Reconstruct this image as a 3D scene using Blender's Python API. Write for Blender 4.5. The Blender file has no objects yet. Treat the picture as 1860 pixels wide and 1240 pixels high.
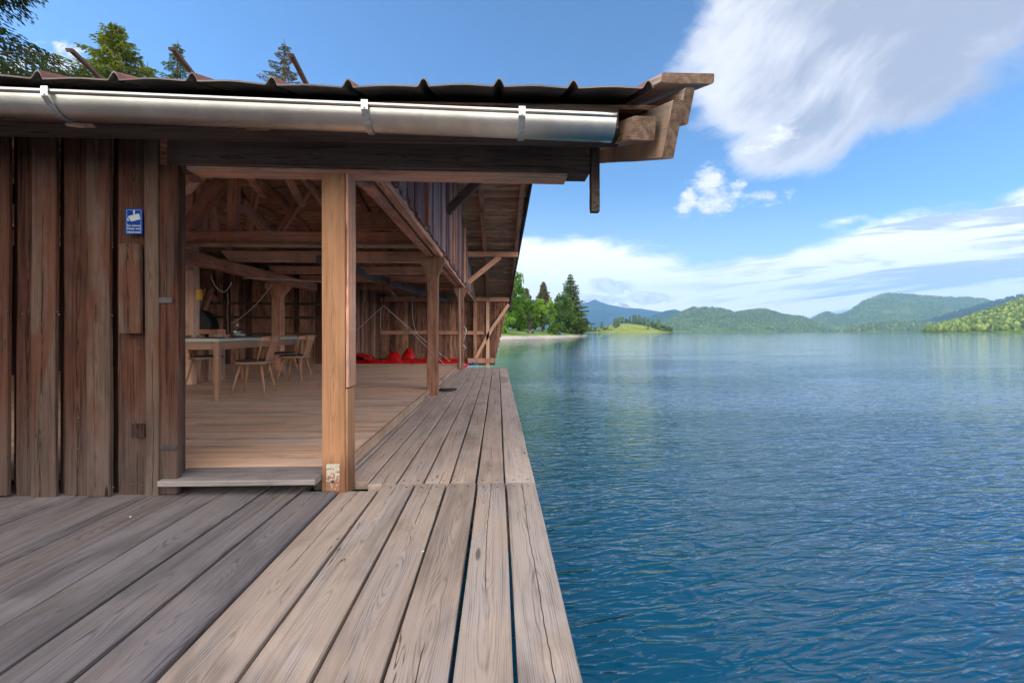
import bpy, bmesh, math, random
from mathutils import Vector, Matrix, noise as mnoise
from math import sin, cos, pi, radians, atan2, hypot

C = bpy.context.scene.collection
S = bpy.context.scene
# ------------------------------------------------------------------ camera
F_PX = 827.0                      # focal length in pixels of the 1860 px wide photograph (16 mm lens)
YAW = math.atan(27 / F_PX)        # the view points slightly right of the deck's direction (+Y)
CAM_Z = 0.95
cam = bpy.data.cameras.new('camera')
cam.sensor_width = 36.0
cam.lens = 36.0 * F_PX / 1860
cam.shift_y = -18 / 1860
cam.clip_start = 0.02
cam.clip_end = 40000
cam_o = bpy.data.objects.new('camera', cam)
C.objects.link(cam_o)
cam_o.location = (0, 0, CAM_Z)
cam_o.rotation_euler = (pi / 2, 0, -YAW)
S.camera = cam_o

def ray(px, py):
    """photo pixel -> (x, y, z) slopes per metre of depth"""
    u = (px - 930) / F_PX; v = (602 - py) / F_PX
    return (sin(YAW) + u * cos(YAW), cos(YAW) - u * sin(YAW), v)
def PY(px, py, Y):                # point of that pixel in the plane y = Y
    r = ray(px, py); d = Y / r[1]
    return Vector((r[0] * d, Y, CAM_Z + r[2] * d))
def PZ(px, py, Z):
    r = ray(px, py); d = (Z - CAM_Z) / r[2]
    return Vector((r[0] * d, r[1] * d, Z))
def PX(px, py, X):
    r = ray(px, py); d = X / r[0]
    return Vector((X, r[1] * d, CAM_Z + r[2] * d))

# ------------------------------------------------------------------ view / render
S.view_settings.view_transform = 'Standard'
S.view_settings.look = 'None'
S.view_settings.exposure = 0.28
S.view_settings.gamma = 1.0
S.render.engine = 'CYCLES'
S.cycles.use_denoising = True
S.cycles.max_bounces = 8
S.cycles.diffuse_bounces = 6
S.cycles.glossy_bounces = 4
S.cycles.transparent_max_bounces = 8
S.cycles.volume_bounces = 0
S.cycles.sample_clamp_indirect = 6.0
S.cycles.caustics_reflective = True
S.cycles.caustics_refractive = False

# ------------------------------------------------------------------ node helper
class NT:
    def __init__(s, tree):
        s.t = tree; s.n = tree.nodes; s.l = tree.links
    def new(s, typ, **kw):
        n = s.n.new(typ)
        for k, v in kw.items(): setattr(n, k, v)
        return n
    def put(s, sock, v):
        if isinstance(v, bpy.types.NodeSocket): s.l.new(v, sock)
        elif v is not None:
            try: sock.default_value = v
            except Exception: sock.default_value = (v[0], v[1], v[2], 1.0)
    def m(s, op, a, b=None, c=None, clamp=False):
        n = s.new('ShaderNodeMath', operation=op, use_clamp=clamp)
        s.put(n.inputs[0], a)
        if b is not None: s.put(n.inputs[1], b)
        if c is not None: s.put(n.inputs[2], c)
        return n.outputs[0]
    def vm(s, op, a, b=None):
        n = s.new('ShaderNodeVectorMath', operation=op)
        s.put(n.inputs[0], a)
        if b is not None: s.put(n.inputs[1], b)
        return n.outputs['Value'] if op in ('LENGTH', 'DOT_PRODUCT') else n.outputs[0]
    def xyz(s, x, y, z):
        n = s.new('ShaderNodeCombineXYZ')
        for i, v in enumerate((x, y, z)): s.put(n.inputs[i], v)
        return n.outputs[0]
    def sep(s, v):
        n = s.new('ShaderNodeSeparateXYZ'); s.put(n.inputs[0], v)
        return n.outputs
    def noise(s, vec, scale=1.0, detail=4.0, rough=0.55, dist=0.0, col=False):
        n = s.new('ShaderNodeTexNoise')
        s.put(n.inputs['Vector'], vec); s.put(n.inputs['Scale'], scale)
        s.put(n.inputs['Detail'], detail); s.put(n.inputs['Roughness'], rough)
        s.put(n.inputs['Distortion'], dist)
        return n.outputs['Color' if col else 'Fac']
    def voro(s, vec, scale=1.0, feature='F1', rnd=1.0, out='Distance'):
        n = s.new('ShaderNodeTexVoronoi', feature=feature)
        s.put(n.inputs['Vector'], vec); s.put(n.inputs['Scale'], scale)
        s.put(n.inputs['Randomness'], rnd)
        return n.outputs[out]
    def step(s, v, lo, hi, a=0.0, b=1.0):
        n = s.new('ShaderNodeMapRange', interpolation_type='SMOOTHSTEP')
        s.put(n.inputs[0], v); s.put(n.inputs[1], lo); s.put(n.inputs[2], hi)
        s.put(n.inputs[3], a); s.put(n.inputs[4], b)
        return n.outputs[0]
    def mix(s, f, a, b, mode='MIX'):
        n = s.new('ShaderNodeMix', data_type='RGBA', blend_type=mode)
        s.put(n.inputs[0], f); s.put(n.inputs[6], a); s.put(n.inputs[7], b)
        return n.outputs[2]
    def ramp(s, f, stops):
        n = s.new('ShaderNodeValToRGB'); s.put(n.inputs[0], f)
        el = n.color_ramp.elements
        while len(el) < len(stops): el.new(0.5)
        for e, (p, c) in zip(el, stops):
            e.position = p; e.color = (c[0], c[1], c[2], 1)
        return n.outputs[0]
    def attr(s, name, out='Vector'):
        n = s.new('ShaderNodeAttribute', attribute_name=name)
        return n.outputs[out]
    def bump(s, h, strength, dist, normal=None):
        n = s.new('ShaderNodeBump')
        s.put(n.inputs['Strength'], strength); s.put(n.inputs['Distance'], dist)
        s.put(n.inputs['Height'], h)
        if normal is not None: s.put(n.inputs['Normal'], normal)
        return n.outputs[0]

# ------------------------------------------------------------------ sky
SUN_EL = radians(27)
SUN_DIR = Vector((-1.0, 0.10, math.tan(SUN_EL))).normalized()
SUN_AZ = math.atan2(SUN_DIR.x, SUN_DIR.y)
world = bpy.data.worlds.new('World'); S.world = world; world.use_nodes = True
wt = NT(world.node_tree); wt.n.clear()
def build_sky():
    t = wt
    sky = t.new('ShaderNodeTexSky', sky_type='NISHITA', sun_disc=False)
    sky.sun_elevation = SUN_EL; sky.sun_rotation = SUN_AZ
    sky.altitude = 800; sky.air_density = 1.0; sky.dust_density = 0.4; sky.ozone_density = 1.6
    base = t.mix(1.0, sky.outputs[0], (0.088, 0.134, 0.178, 1), 'MULTIPLY')
    d = t.new('ShaderNodeTexCoord').outputs['Generated']
    x, y, z = t.sep(d)
    yy = t.m('MAXIMUM', y, 0.03)
    u = t.m('DIVIDE', x, yy); v = t.m('DIVIDE', z, yy)
    zz = t.m('ADD', t.m('MAXIMUM', z, 0.0), 0.10)
    qx = t.m('DIVIDE', x, zz); qy = t.m('DIVIDE', y, zz)
    q = t.xyz(qx, qy, 0.0)
    big = t.noise(q, 1.3, 8, 0.62, 0.5)
    # streaks fan out along one direction of the cloud layer
    ca, sa = cos(radians(-38)), sin(radians(-38))
    sx = t.m('ADD', t.m('MULTIPLY', qx, ca), t.m('MULTIPLY', qy, sa))
    sy = t.m('SUBTRACT', t.m('MULTIPLY', qy, ca), t.m('MULTIPLY', qx, sa))
    c3, s3 = cos(radians(36)), sin(radians(36))
    wv = t.m('MULTIPLY', t.m('SUBTRACT', t.noise(t.xyz(u, v, 2.0), 1.6, 2, 0.5), 0.5), 0.22)
    ra = t.m('ADD', t.m('MULTIPLY', u, c3), t.m('MULTIPLY', v, s3)); rb = t.m('ADD', t.m('SUBTRACT', t.m('MULTIPLY', v, c3), t.m('MULTIPLY', u, s3)), wv)
    streak = t.noise(t.xyz(t.m('MULTIPLY', ra, 3.2), t.m('MULTIPLY', rb, 9.5), 3.0), 1.0, 8, 0.60, 0.0)
    puff = t.noise(t.xyz(u, t.m('MULTIPLY', v, 1.7), 0.3), 9.0, 8, 0.62, 0.3)
    puff2 = t.noise(t.xyz(u, t.m('MULTIPLY', v, 1.7), 7.3), 26.0, 5, 0.6, 0.2)
    def ell(px, py, ra, rb, ang, k=1.0):
        r = ray(px, py); u0, v0 = r[0] / r[1], r[2] / r[1]
        a = radians(ang); ra /= F_PX; rb /= F_PX
        du = t.m('SUBTRACT', u, u0); dv = t.m('SUBTRACT', v, v0)
        e1 = t.m('DIVIDE', t.m('ADD', t.m('MULTIPLY', du, cos(a)), t.m('MULTIPLY', dv, sin(a))), ra)
        e2 = t.m('DIVIDE', t.m('SUBTRACT', t.m('MULTIPLY', dv, cos(a)), t.m('MULTIPLY', du, sin(a))), rb)
        rr = t.m('ADD', t.m('MULTIPLY', e1, e1), t.m('MULTIPLY', e2, e2))
        return t.m('MULTIPLY', t.m('SUBTRACT', 1.0, t.m('SQRT', rr)), k)
    def group(lst):
        o = None
        for e in lst:
            e = ell(*e); o = e if o is None else t.m('SMOOTH_MAX', o, e, 0.15)
        return o
    # high fan of cloud at the upper right
    gA = group([(1500, 20, 290, 220, 0), (1760, -20, 360, 215, 28), (1400, 120, 170, 200, -60), (1470, 225, 190, 100, 24), (1660, 130, 230, 110, 26)])
    dA = t.m('ADD', gA, t.m('ADD', t.m('MULTIPLY', t.m('SUBTRACT', streak, 0.5), 0.95), t.m('MULTIPLY', t.m('SUBTRACT', puff, 0.5), 0.35)))
    aA = t.step(dA, 0.02, 0.42)
    colA = t.mix(t.step(t.m('ADD', t.m('MULTIPLY', t.m('SUBTRACT', streak, 0.5), 1.5), t.m('ADD', t.m('MULTIPLY', gA, 0.45), t.m('MULTIPLY', u, 0.75))), 0.42, 1.10), (0.80, 0.80, 0.86, 1), (0.38, 0.41, 0.53, 1))
    # small puffs
    gB = group([(1290, 325, 52, 26, 28), (1252, 365, 22, 38, -10), (1300, 380, 60, 16, 12, .8), (1385, 358, 40, 12, 10, .35),
                (1410, 245, 62, 24, 25), (1300, 352, 60, 40, 20), (95, 120, 80, 45, 5), (25, 125, 60, 40, 5)])
    dB = t.m('ADD', gB, t.m('MULTIPLY', t.m('SUBTRACT', puff2, 0.5), 2.2))
    dB = t.m('ADD', dB, t.m('MULTIPLY', t.m('SUBTRACT', puff, 0.5), 1.6))
    aB = t.m('MULTIPLY', t.step(dB, -0.05, 0.85), 0.92)
    colB = t.mix(t.step(puff2, 0.35, 0.65), (0.72, 0.74, 0.82, 1), (0.95, 0.93, 0.90, 1))
    # rising band and haze bank over the far shore
    gC = group([(1850, 425, 420, 90, 24), (1600, 470, 300, 85, 17), (1860, 520, 480, 95, 5), (1330, 530, 380, 62, 6), (1040, 505, 260, 90, -4), (1500, 565, 700, 60, 0), (1530, 402, 80, 18, 10, .35)])
    dC = t.m('ADD', gC, t.m('ADD', t.m('MULTIPLY', t.m('SUBTRACT', big, 0.5), 0.9), t.m('MULTIPLY', t.m('SUBTRACT', puff, 0.5), 0.45)))
    aC = t.step(dC, 0.02, 0.36)
    band = t.noise(t.xyz(t.m('ADD', t.m('MULTIPLY', u, 1.8), t.m('MULTIPLY', v, -3)), t.m('MULTIPLY', t.m('SUBTRACT', v, t.m('MULTIPLY', u, 0.10)), 17.0), 5.0), 1.7, 6, 0.58, 0.5)
    grey = t.m('MULTIPLY', t.step(band, 0.47, 0.62), t.step(u, 0.25, 0.75))
    colC = t.mix(grey, (1.22, 1.19, 1.16, 1), (0.55, 0.60, 0.72, 1))
    # cumulus row above the blue mountains
    gD = group([(1110, 520, 60, 20, -8), (1180, 542, 60, 18, 0), (1080, 545, 90, 14, 0)])
    dD = t.m('ADD', gD, t.m('MULTIPLY', t.m('SUBTRACT', puff2, 0.5), 1.9))
    aD = t.m('MULTIPLY', t.step(dD, 0.1, 0.5), 0.9)
    colD = t.mix(t.step(puff2, 0.40, 0.60), (0.62, 0.67, 0.78, 1), (0.98, 0.96, 0.92, 1))
    front = t.step(y, 0.02, 0.12)
    col = base
    # pale veil low over the water
    veil = t.m('MULTIPLY', t.step(v, 0.34, 0.0), t.m('MULTIPLY', front, 0.75))
    col = t.mix(veil, col, (0.66, 0.83, 1.02, 1))
    for a, c in ((aC, colC), (aA, colA), (aB, colB), (aD, colD)):
        col = t.mix(t.m('MULTIPLY', a, front), col, c)
    # bright cloud deck added out of view behind the viewer as fill light
    back = t.m('MULTIPLY', t.step(y, 0.05, -0.35), t.step(t.m('ADD', big, 0.18), 0.42, 0.62))
    col = t.mix(back, col, (FILL, FILL * 0.93, FILL * 0.84, 1))
    bg = t.new('ShaderNodeBackground'); t.put(bg.inputs[0], col); bg.inputs[1].default_value = 1.0
    out = t.new('ShaderNodeOutputWorld'); t.l.new(bg.outputs[0], out.inputs[0])
FILL = 3.3
build_sky()
world.cycles.sampling_method = 'MANUAL'; world.cycles.sample_map_resolution = 512

sun = bpy.data.lights.new('sun', 'SUN'); sun.energy = 3.6; sun.angle = radians(0.5); sun.color = (1.0, 0.90, 0.76)
sun_o = bpy.data.objects.new('sun', sun); C.objects.link(sun_o)
sun_o.rotation_euler = SUN_DIR.to_track_quat('Z', 'Y').to_euler(); sun_o.location = (-20, 0, 30)

# ------------------------------------------------------------------ mesh builder
class MB:
    """collects polygons; every vertex carries 'gc' (grain coordinates in metres) and 'rnd'"""
    def __init__(s): s.v = []; s.f = []; s.gc = []; s.rnd = []; s.mi = []; s.sm = []
    def add(s, vs, fs, gc=None, rnd=0.5, mi=0, smooth=False):
        b = len(s.v)
        s.v += [tuple(v) for v in vs]
        s.gc += [tuple(g) for g in (gc if gc is not None else vs)]
        s.rnd += [rnd] * len(vs)
        for f in fs:
            s.f.append([b + i for i in f]); s.mi.append(mi); s.sm.append(smooth)
    def build(s, name, mats, parent=None):
        me = bpy.data.meshes.new(name)
        me.from_pydata(s.v, [], s.f)
        a = me.attributes.new('gc', 'FLOAT_VECTOR', 'POINT')
        a.data.foreach_set('vector', [c for g in s.gc for c in g])
        b = me.attributes.new('rnd', 'FLOAT', 'POINT'); b.data.foreach_set('value', s.rnd)
        if not isinstance(mats, (list, tuple)): mats = [mats]
        for m in mats: me.materials.append(m)
        me.polygons.foreach_set('material_index', s.mi)
        me.polygons.foreach_set('use_smooth', s.sm)
        me.update()
        o = bpy.data.objects.new(name, me); C.objects.link(o)
        if parent is not None: o.parent = parent
        return o

RND = random.Random(11)
def timber(mb, p0, p1, up, w, t, ch=0.004, seg=1, jit=0.0, mi=0, rnd=None, ends=(0, 0), bow=0.0, taper=1.0, rng=None, endmi=None):
    """board or beam from p0 to p1 (centre line); w across 'side', t along up; chamfered edges"""
    R = rng or RND
    p0 = Vector(p0); p1 = Vector(p1); L = (p1 - p0).length; ax = (p1 - p0) / L
    up = Vector(up); up = (up - ax * up.dot(ax)).normalized(); sd = ax.cross(up)
    ch = min(ch, w * 0.3, t * 0.3)
    prof = [(-w/2+ch, -t/2), (w/2-ch, -t/2), (w/2, -t/2+ch), (w/2, t/2-ch), (w/2-ch, t/2), (-w/2+ch, t/2), (-w/2, t/2-ch), (-w/2, -t/2+ch)]
    if rnd is None: rnd = R.random()
    off = Vector((R.uniform(0, 300), 0.0, 0.0))
    vs, gc = [], []
    ph = R.uniform(0, 6)
    for i in range(seg + 1):
        k = i / seg
        c = p0.lerp(p1, k) + up * (bow * sin(pi * k))
        if jit and seg > 1:
            c = c + sd * (jit * sin(ph + k * L * 2.3)) + up * (jit * 0.4 * sin(ph * 2 + k * L * 3.1))
        sc = 1 + (taper - 1) * k
        for (a, b) in prof:
            ex = 0.0
            if i == 0: ex = ends[0] * b
            if i == seg: ex = ends[1] * b
            ja = R.uniform(-jit, jit) * 0.5 if jit else 0; jb = R.uniform(-jit, jit) * 0.3 if jit else 0
            vs.append(c + sd * (a * sc + ja) + up * (b * sc + jb) + ax * ex)
            gc.append((L * k + off.x + ex, a + off.y, b + off.z))
    fs = []
    for i in range(seg):
        for j in range(8):
            j2 = (j + 1) % 8
            fs.append([i*8+j, i*8+j2, (i+1)*8+j2, (i+1)*8+j])
    fs.append(list(range(7, -1, -1))); fs.append([seg*8 + j for j in range(8)])
    mb.add(vs, fs, gc, rnd, mi)
    if endmi is not None: mb.mi[-2] = endmi; mb.mi[-1] = endmi
def box(mb, x0, x1, y0, y1, z0, z1, ax='x', **kw):
    """axis-aligned timber, length along ax"""
    cx, cy, cz = (x0+x1)/2, (y0+y1)/2, (z0+z1)/2
    if ax == 'x': timber(mb, (x0, cy, cz), (x1, cy, cz), (0, 0, 1), abs(y1-y0), abs(z1-z0), **kw)
    elif ax == 'y': timber(mb, (cx, y0, cz), (cx, y1, cz), (0, 0, 1), abs(x1-x0), abs(z1-z0), **kw)
    else: timber(mb, (cx, cy, z0), (cx, cy, z1), (0, 1, 0), abs(x1-x0), abs(y1-y0), **kw)
def tube(mb, pts, r, n=8, mi=0, rnd=0.5, smooth=True, cap=True):
    pts = [Vector(p) for p in pts]; N = len(pts); vs = []; fs = []
    rr = r if isinstance(r, (list, tuple)) else [r] * N
    prev = None
    for i in range(N):
        tg = (pts[min(i+1, N-1)] - pts[max(i-1, 0)]).normalized()
        ref = prev if prev is not None else (Vector((0, 0, 1)) if abs(tg.z) < 0.9 else Vector((1, 0, 0)))
        a = (ref - tg * ref.dot(tg))
        if a.length < 1e-5: a = tg.orthogonal()
        a.normalize(); prev = a; b = tg.cross(a)
        for j in range(n):
            th = 2 * pi * j / n
            vs.append(pts[i] + (a * cos(th) + b * sin(th)) * rr[i])
    for i in range(N - 1):
        for j in range(n):
            fs.append([i*n+j, i*n+(j+1) % n, (i+1)*n+(j+1) % n, (i+1)*n+j])
    if cap: fs.append(list(range(n-1, -1, -1))); fs.append([(N-1)*n+j for j in range(n)])
    mb.add(vs, fs, None, rnd, mi, smooth)
def lathe(mb, c, prof, n=24, mi=0, smooth=True):
    c = Vector(c); vs = []; fs = []
    for (r, z) in prof:
        for j in range(n):
            th = 2 * pi * j / n; vs.append(c + Vector((r * cos(th), r * sin(th), z)))
    for i in range(len(prof) - 1):
        for j in range(n): fs.append([i*n+j, i*n+(j+1) % n, (i+1)*n+(j+1) % n, (i+1)*n+j])
    mb.add(vs, fs, None, 0.5, mi, smooth)
def plate(mb, poly, nrm, th, mi=0, rnd=0.5, gaxis=None):
    """extruded polygon"""
    nrm = Vector(nrm).normalized() * th; n = len(poly)
    vs = [Vector(p) for p in poly] + [Vector(p) + nrm for p in poly]
    fs = [list(range(n-1, -1, -1)), [n+i for i in range(n)]] + [[i, (i+1) % n, n+(i+1) % n, n+i] for i in range(n)]
    off = Vector((RND.uniform(0, 50), RND.uniform(0, 50), 0))
    gc = None
    if gaxis is not None:
        g = Vector(gaxis).normalized(); s2 = g.cross(nrm.normalized())
        gc = [(v.dot(g) + off.x, v.dot(s2) + off.y, v.dot(nrm.normalized())) for v in vs]
    mb.add(vs, fs, gc, rnd, mi)

def empty(name, loc=(0, 0, 0), rz=0.0):
    o = bpy.data.objects.new(name, None); C.objects.link(o)
    o.location = loc; o.rotation_euler = (0, 0, rz); o.empty_display_size = 0.1
    return o
def tag(o, label=None, cat=None, group=None, kind=None):
    if label: o['label'] = label
    if cat: o['category'] = cat
    if group: o['group'] = group
    if kind: o['kind'] = kind
    return o
def copy_tree(o, parent=None):
    c = o.copy(); C.objects.link(c); c.parent = parent
    for ch in [k for k in C.objects if k.parent == o]: copy_tree(ch, c)
    return c

# ------------------------------------------------------------------ materials
def new_mat(name):
    m = bpy.data.materials.new(name); m.use_nodes = True
    t = NT(m.node_tree); t.n.clear()
    out = t.new('ShaderNodeOutputMaterial')
    b = t.new('ShaderNodeBsdfPrincipled'); t.l.new(b.outputs[0], out.inputs[0])
    return m, t, b, out
def wood(name, light, mid, dark, ring=215.0, warp=0.75, crack=0.5, knots=0.6, rough=0.75, bump=0.6, var=0.35,
         grey=None, greyk=0.0, stain=0.3, fine=0.8, bot=None, spec=0.06, hard=1.0):
    m, t, b, out = new_mat(name)
    gc = t.attr('gc'); r = t.attr('rnd', 'Fac')
    L, A, B_ = t.sep(gc)
    # knots: stretched cells; grain bends around them
    kv = t.xyz(t.m('MULTIPLY', L, 1.1), t.m('MULTIPLY', A, 5.5), t.m('MULTIPLY', B_, 2.0))
    kd = t.voro(kv, 1.0)
    bend = t.step(kd, 0.34, 0.02)
    # rings round a wandering pith line: long cathedral loops in the middle, straight lines towards the edges
    def n1d(k, o, d=2.0): return t.m('SUBTRACT', t.noise(t.xyz(t.m('MULTIPLY', L, k), o, t.m('MULTIPLY', r, 7.0)), 1.0, d, 0.5), 0.5)
    a0 = t.m('ADD', t.m('MULTIPLY', n1d(0.35, 0.0), 0.16 * warp), t.m('MULTIPLY', n1d(2.2, 4.0), 0.022 * warp))
    c0 = t.m('ADD', 0.035, t.m('MULTIPLY', n1d(0.8, 9.0, 3.0), 0.15 * warp))
    w2 = t.noise(t.xyz(t.m('MULTIPLY', L, 4.0), t.m('MULTIPLY', A, 16.0), t.m('MULTIPLY', B_, 16.0)), 1.0, 3.0, 0.5)
    aa = t.m('SUBTRACT', A, a0); bb = t.m('ADD', B_, c0)
    rad = t.m('SQRT', t.m('ADD', t.m('MULTIPLY', aa, aa), t.m('MULTIPLY', bb, bb)))
    rad = t.m('ADD', rad, t.m('ADD', t.m('MULTIPLY', w2, 0.008), t.m('MULTIPLY', bend, 0.014)))
    ph = t.m('MULTIPLY', rad, ring * 2 * pi)
    s1 = t.m('MULTIPLY_ADD', t.m('SINE', ph), 0.5, 0.5)
    rings = t.m('POWER', s1, 2.0)
    fib = t.noise(t.xyz(t.m('MULTIPLY', L, 3.0), t.m('MULTIPLY', A, 190.0), t.m('MULTIPLY', B_, 190.0)), 1.0, 4.0, 0.6)
    fib2 = t.noise(t.xyz(t.m('MULTIPLY', L, 1.3), t.m('MULTIPLY', A, 45.0), t.m('MULTIPLY', B_, 45.0)), 1.0, 5.0, 0.62)
    blot = t.noise(t.xyz(t.m('MULTIPLY', L, 2.0), t.m('MULTIPLY', A, 7.0), t.m('MULTIPLY', B_, 7.0)), 1.0, 4.0, 0.6, 0.4)
    f = t.m('ADD', t.m('MULTIPLY', rings, 0.27), t.m('ADD', t.m('MULTIPLY', t.m('SUBTRACT', fib2, 0.5), 1.3), t.m('MULTIPLY', t.m('SUBTRACT', fib, 0.5), fine)))
    f = t.m('ADD', f, t.m('MULTIPLY', t.m('SUBTRACT', blot, 0.45), stain * 2))
    f = t.m('MULTIPLY_ADD', t.m('SUBTRACT', f, 0.25), hard, 0.25)
    col = t.ramp(f, [(0.0, light), (0.38, mid), (1.0, dark)])
    if grey is not None:
        gk = t.step(t.m('ADD', blot, t.m('MULTIPLY', t.m('SUBTRACT', r, 0.5), 0.5)), 0.62 - greyk * 0.45, 0.80 - greyk * 0.35)
        gcol = t.mix(t.step(f, 0.0, 0.9), grey, tuple(c * 0.35 for c in grey[:3]) + (1,))
        col = t.mix(gk, col, gcol)
    if bot is not None:           # weathered grey foot of the boards, ragged top
        z0, z1, bc = bot
        h = t.m('ADD', L if False else t.sep(t.new('ShaderNodeTexCoord').outputs['Object'])[2], t.m('MULTIPLY', t.m('SUBTRACT', fib2, 0.5), 0.5))
        bk = t.m('MULTIPLY', t.step(h, z1, z0), 0.8)
        bcol = t.mix(t.step(f, 0.0, 0.9), bc, tuple(c * 0.35 for c in bc[:3]) + (1,))
        col = t.mix(bk, col, bcol)
    wst = t.noise(t.xyz(t.m('MULTIPLY', L, 0.9), t.m('MULTIPLY', A, 3.0), t.m('MULTIPLY', r, 20.0)), 1.0, 5.0, 0.65, 0.8)
    wf = t.step(wst, 0.42, 0.72, 1.0, 0.62)
    col = t.mix(1.0, col, t.xyz(wf, wf, wf), 'MULTIPLY')
    # per-board value
    val = t.m('ADD', 1.0 - var / 2, t.m('MULTIPLY', r, var))
    col = t.mix(1.0, col, t.xyz(val, val, t.m('POWER', val, 0.9)), 'MULTIPLY')
    # knots
    kcore = t.m('MULTIPLY', t.step(kd, 0.085 if knots < 1 else 0.15, 0.045 if knots < 1 else 0.09), t.step(t.voro(kv, 1.0, out='Color'), 0.60 - knots * 0.35, 0.62 - knots * 0.35))
    col = t.mix(t.m('MULTIPLY', kcore, min(1.0, knots + 0.2)), col, tuple(c * 0.42 for c in dark[:3]) + (1,))
    # drying cracks: thin meandering lines along the grain
    jag = t.m('MULTIPLY', n1d(14.0, 2.0, 3.0), 0.012)
    cl = t.step(t.m('ABSOLUTE', t.m('ADD', aa, jag)), 0.0022, 0.0010)
    cmask = t.step(n1d(0.9, 20.0), 0.16 - crack * 0.22, 0.19 - crack * 0.22)
    cn = t.noise(t.xyz(t.m('MULTIPLY', L, 0.8), t.m('MULTIPLY', A, 13.0), t.m('MULTIPLY', B_, 13.0)), 1.0, 3.0, 0.55)
    cl2 = t.step(t.m('ABSOLUTE', t.m('SUBTRACT', cn, 0.5)), 0.006, 0.002)
    cm2 = t.step(t.noise(t.xyz(t.m('MULTIPLY', L, 1.6), t.m('MULTIPLY', A, 5.0), 9.0), 1.0, 2.0), 0.70 - crack * 0.12, 0.73 - crack * 0.12)
    cr = t.m('MAXIMUM', t.m('MULTIPLY', cl, cmask), t.m('MULTIPLY', t.m('MULTIPLY', cl2, cm2), 0.8))
    col = t.mix(t.m('MULTIPLY', cr, 0.9), col, (0.012, 0.009, 0.008, 1))
    t.put(b.inputs['Base Color'], col)
    t.put(b.inputs['Roughness'], t.m('ADD', rough - 0.1, t.m('MULTIPLY', fib2, 0.25)))
    b.inputs['Specular IOR Level'].default_value = spec
    h = t.m('SUBTRACT', t.m('ADD', t.m('MULTIPLY', fib, 0.35), t.m('MULTIPLY', fib2, 0.5)), t.m('ADD', t.m('MULTIPLY', rings, 0.35), t.m('MULTIPLY', cr, 2.5)))
    t.put(b.inputs['Normal'], t.bump(h, bump, 0.003))
    return m

M = {}
M['deck'] = wood('weathered_larch', (0.335, 0.27, 0.235), (0.255, 0.20, 0.172), (0.085, 0.062, 0.052), hard=1.3, crack=0.75, knots=0.5,
                 grey=(0.32, 0.275, 0.262, 1), greyk=0.40, var=0.34, stain=0.30)
M['deck_grey'] = wood('grey_larch', (0.150, 0.130, 0.132), (0.095, 0.080, 0.083), (0.026, 0.021, 0.022), hard=1.3, crack=0.35, knots=0.4,
                 grey=(0.145, 0.132, 0.145, 1), greyk=0.5, var=0.35, stain=0.35, rough=0.62)
M['wall'] = wood('old_wall_wood', (0.062, 0.028, 0.0195), (0.026, 0.0102, 0.0070), (0.0035, 0.0016, 0.0012), hard=1.55, crack=0.6, knots=0.6,
                 grey=(0.068, 0.046, 0.038, 1), greyk=0.15, var=0.9, stain=0.55, bot=(0.0, 0.75, (0.072, 0.055, 0.051, 1)), rough=0.8)
M['beam_dark'] = wood('dark_beam_wood', (0.115, 0.088, 0.076), (0.062, 0.045, 0.038), (0.015, 0.011, 0.010), hard=1.55, crack=0.6, knots=0.4,
                 grey=(0.15, 0.13, 0.12, 1), greyk=0.1, var=0.3, stain=0.5, rough=0.7)
def mat_end():
    m, t, b, out = new_mat('end_grain')
    g = t.attr('gc'); L, A, B_ = t.sep(g)
    n = t.noise(t.xyz(0.0, A, B_), 35, 6, 0.6); r = t.vm('LENGTH', t.xyz(0.0, t.m('ADD', A, 0.03), t.m('ADD', B_, 0.09)))
    rg = t.m('MULTIPLY_ADD', t.m('SINE', t.m('MULTIPLY', r, 900)), 0.5, 0.5)
    t.put(b.inputs['Base Color'], t.ramp(t.m('ADD', t.m('MULTIPLY', n, 1.1), t.m('MULTIPLY', rg, 0.15)), [(0.32, (0.06, 0.04, 0.03)), (0.6, (0.17, 0.115, 0.088)), (0.85, (0.27, 0.19, 0.145))]))
    b.inputs['Roughness'].default_value = 0.95; b.inputs['Specular IOR Level'].default_value = 0.05
    t.put(b.inputs['Normal'], t.bump(t.m('ADD', n, t.m('MULTIPLY', rg, 0.3)), 1.0, 0.006))
    return m
M['end'] = mat_end()
M['wall_in'] = wood('inner_wall_wood', (0.27, 0.145, 0.105), (0.14, 0.066, 0.046), (0.03, 0.013, 0.009), hard=1.55, crack=0.5, knots=0.6, var=1.3, stain=0.7)
M['beam'] = wood('red_brown_beam_wood', (0.58, 0.31, 0.215), (0.40, 0.185, 0.125), (0.10, 0.04, 0.027), hard=1.55, crack=0.5, knots=0.6,
                 grey=(0.50, 0.33, 0.26, 1), greyk=0.25, var=0.9, stain=0.5, rough=0.75)
M['post_dark'] = wood('old_post_wood', (0.27, 0.145, 0.105), (0.17, 0.08, 0.055), (0.045, 0.019, 0.013), hard=1.55, crack=0.7, knots=0.6, grey=(0.26, 0.18, 0.15, 1), greyk=0.2, var=0.4, stain=0.6)
M['deck_far'] = wood('shade_offset_larch', (0.46, 0.36, 0.31), (0.37, 0.275, 0.235), (0.13, 0.09, 0.072), crack=0.6, knots=0.5, grey=(0.45, 0.375, 0.345, 1), greyk=0.4, var=0.3, stain=0.25)  # deck wood lightened and reddened to offset the shade under the roof
M['gable'] = wood('violet_brown_boards', (0.26, 0.135, 0.125), (0.13, 0.058, 0.056), (0.022, 0.010, 0.010), hard=1.55, crack=0.5, knots=0.3,
                 grey=(0.26, 0.21, 0.22, 1), greyk=0.3, var=0.8, stain=0.4, rough=0.85)
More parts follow.
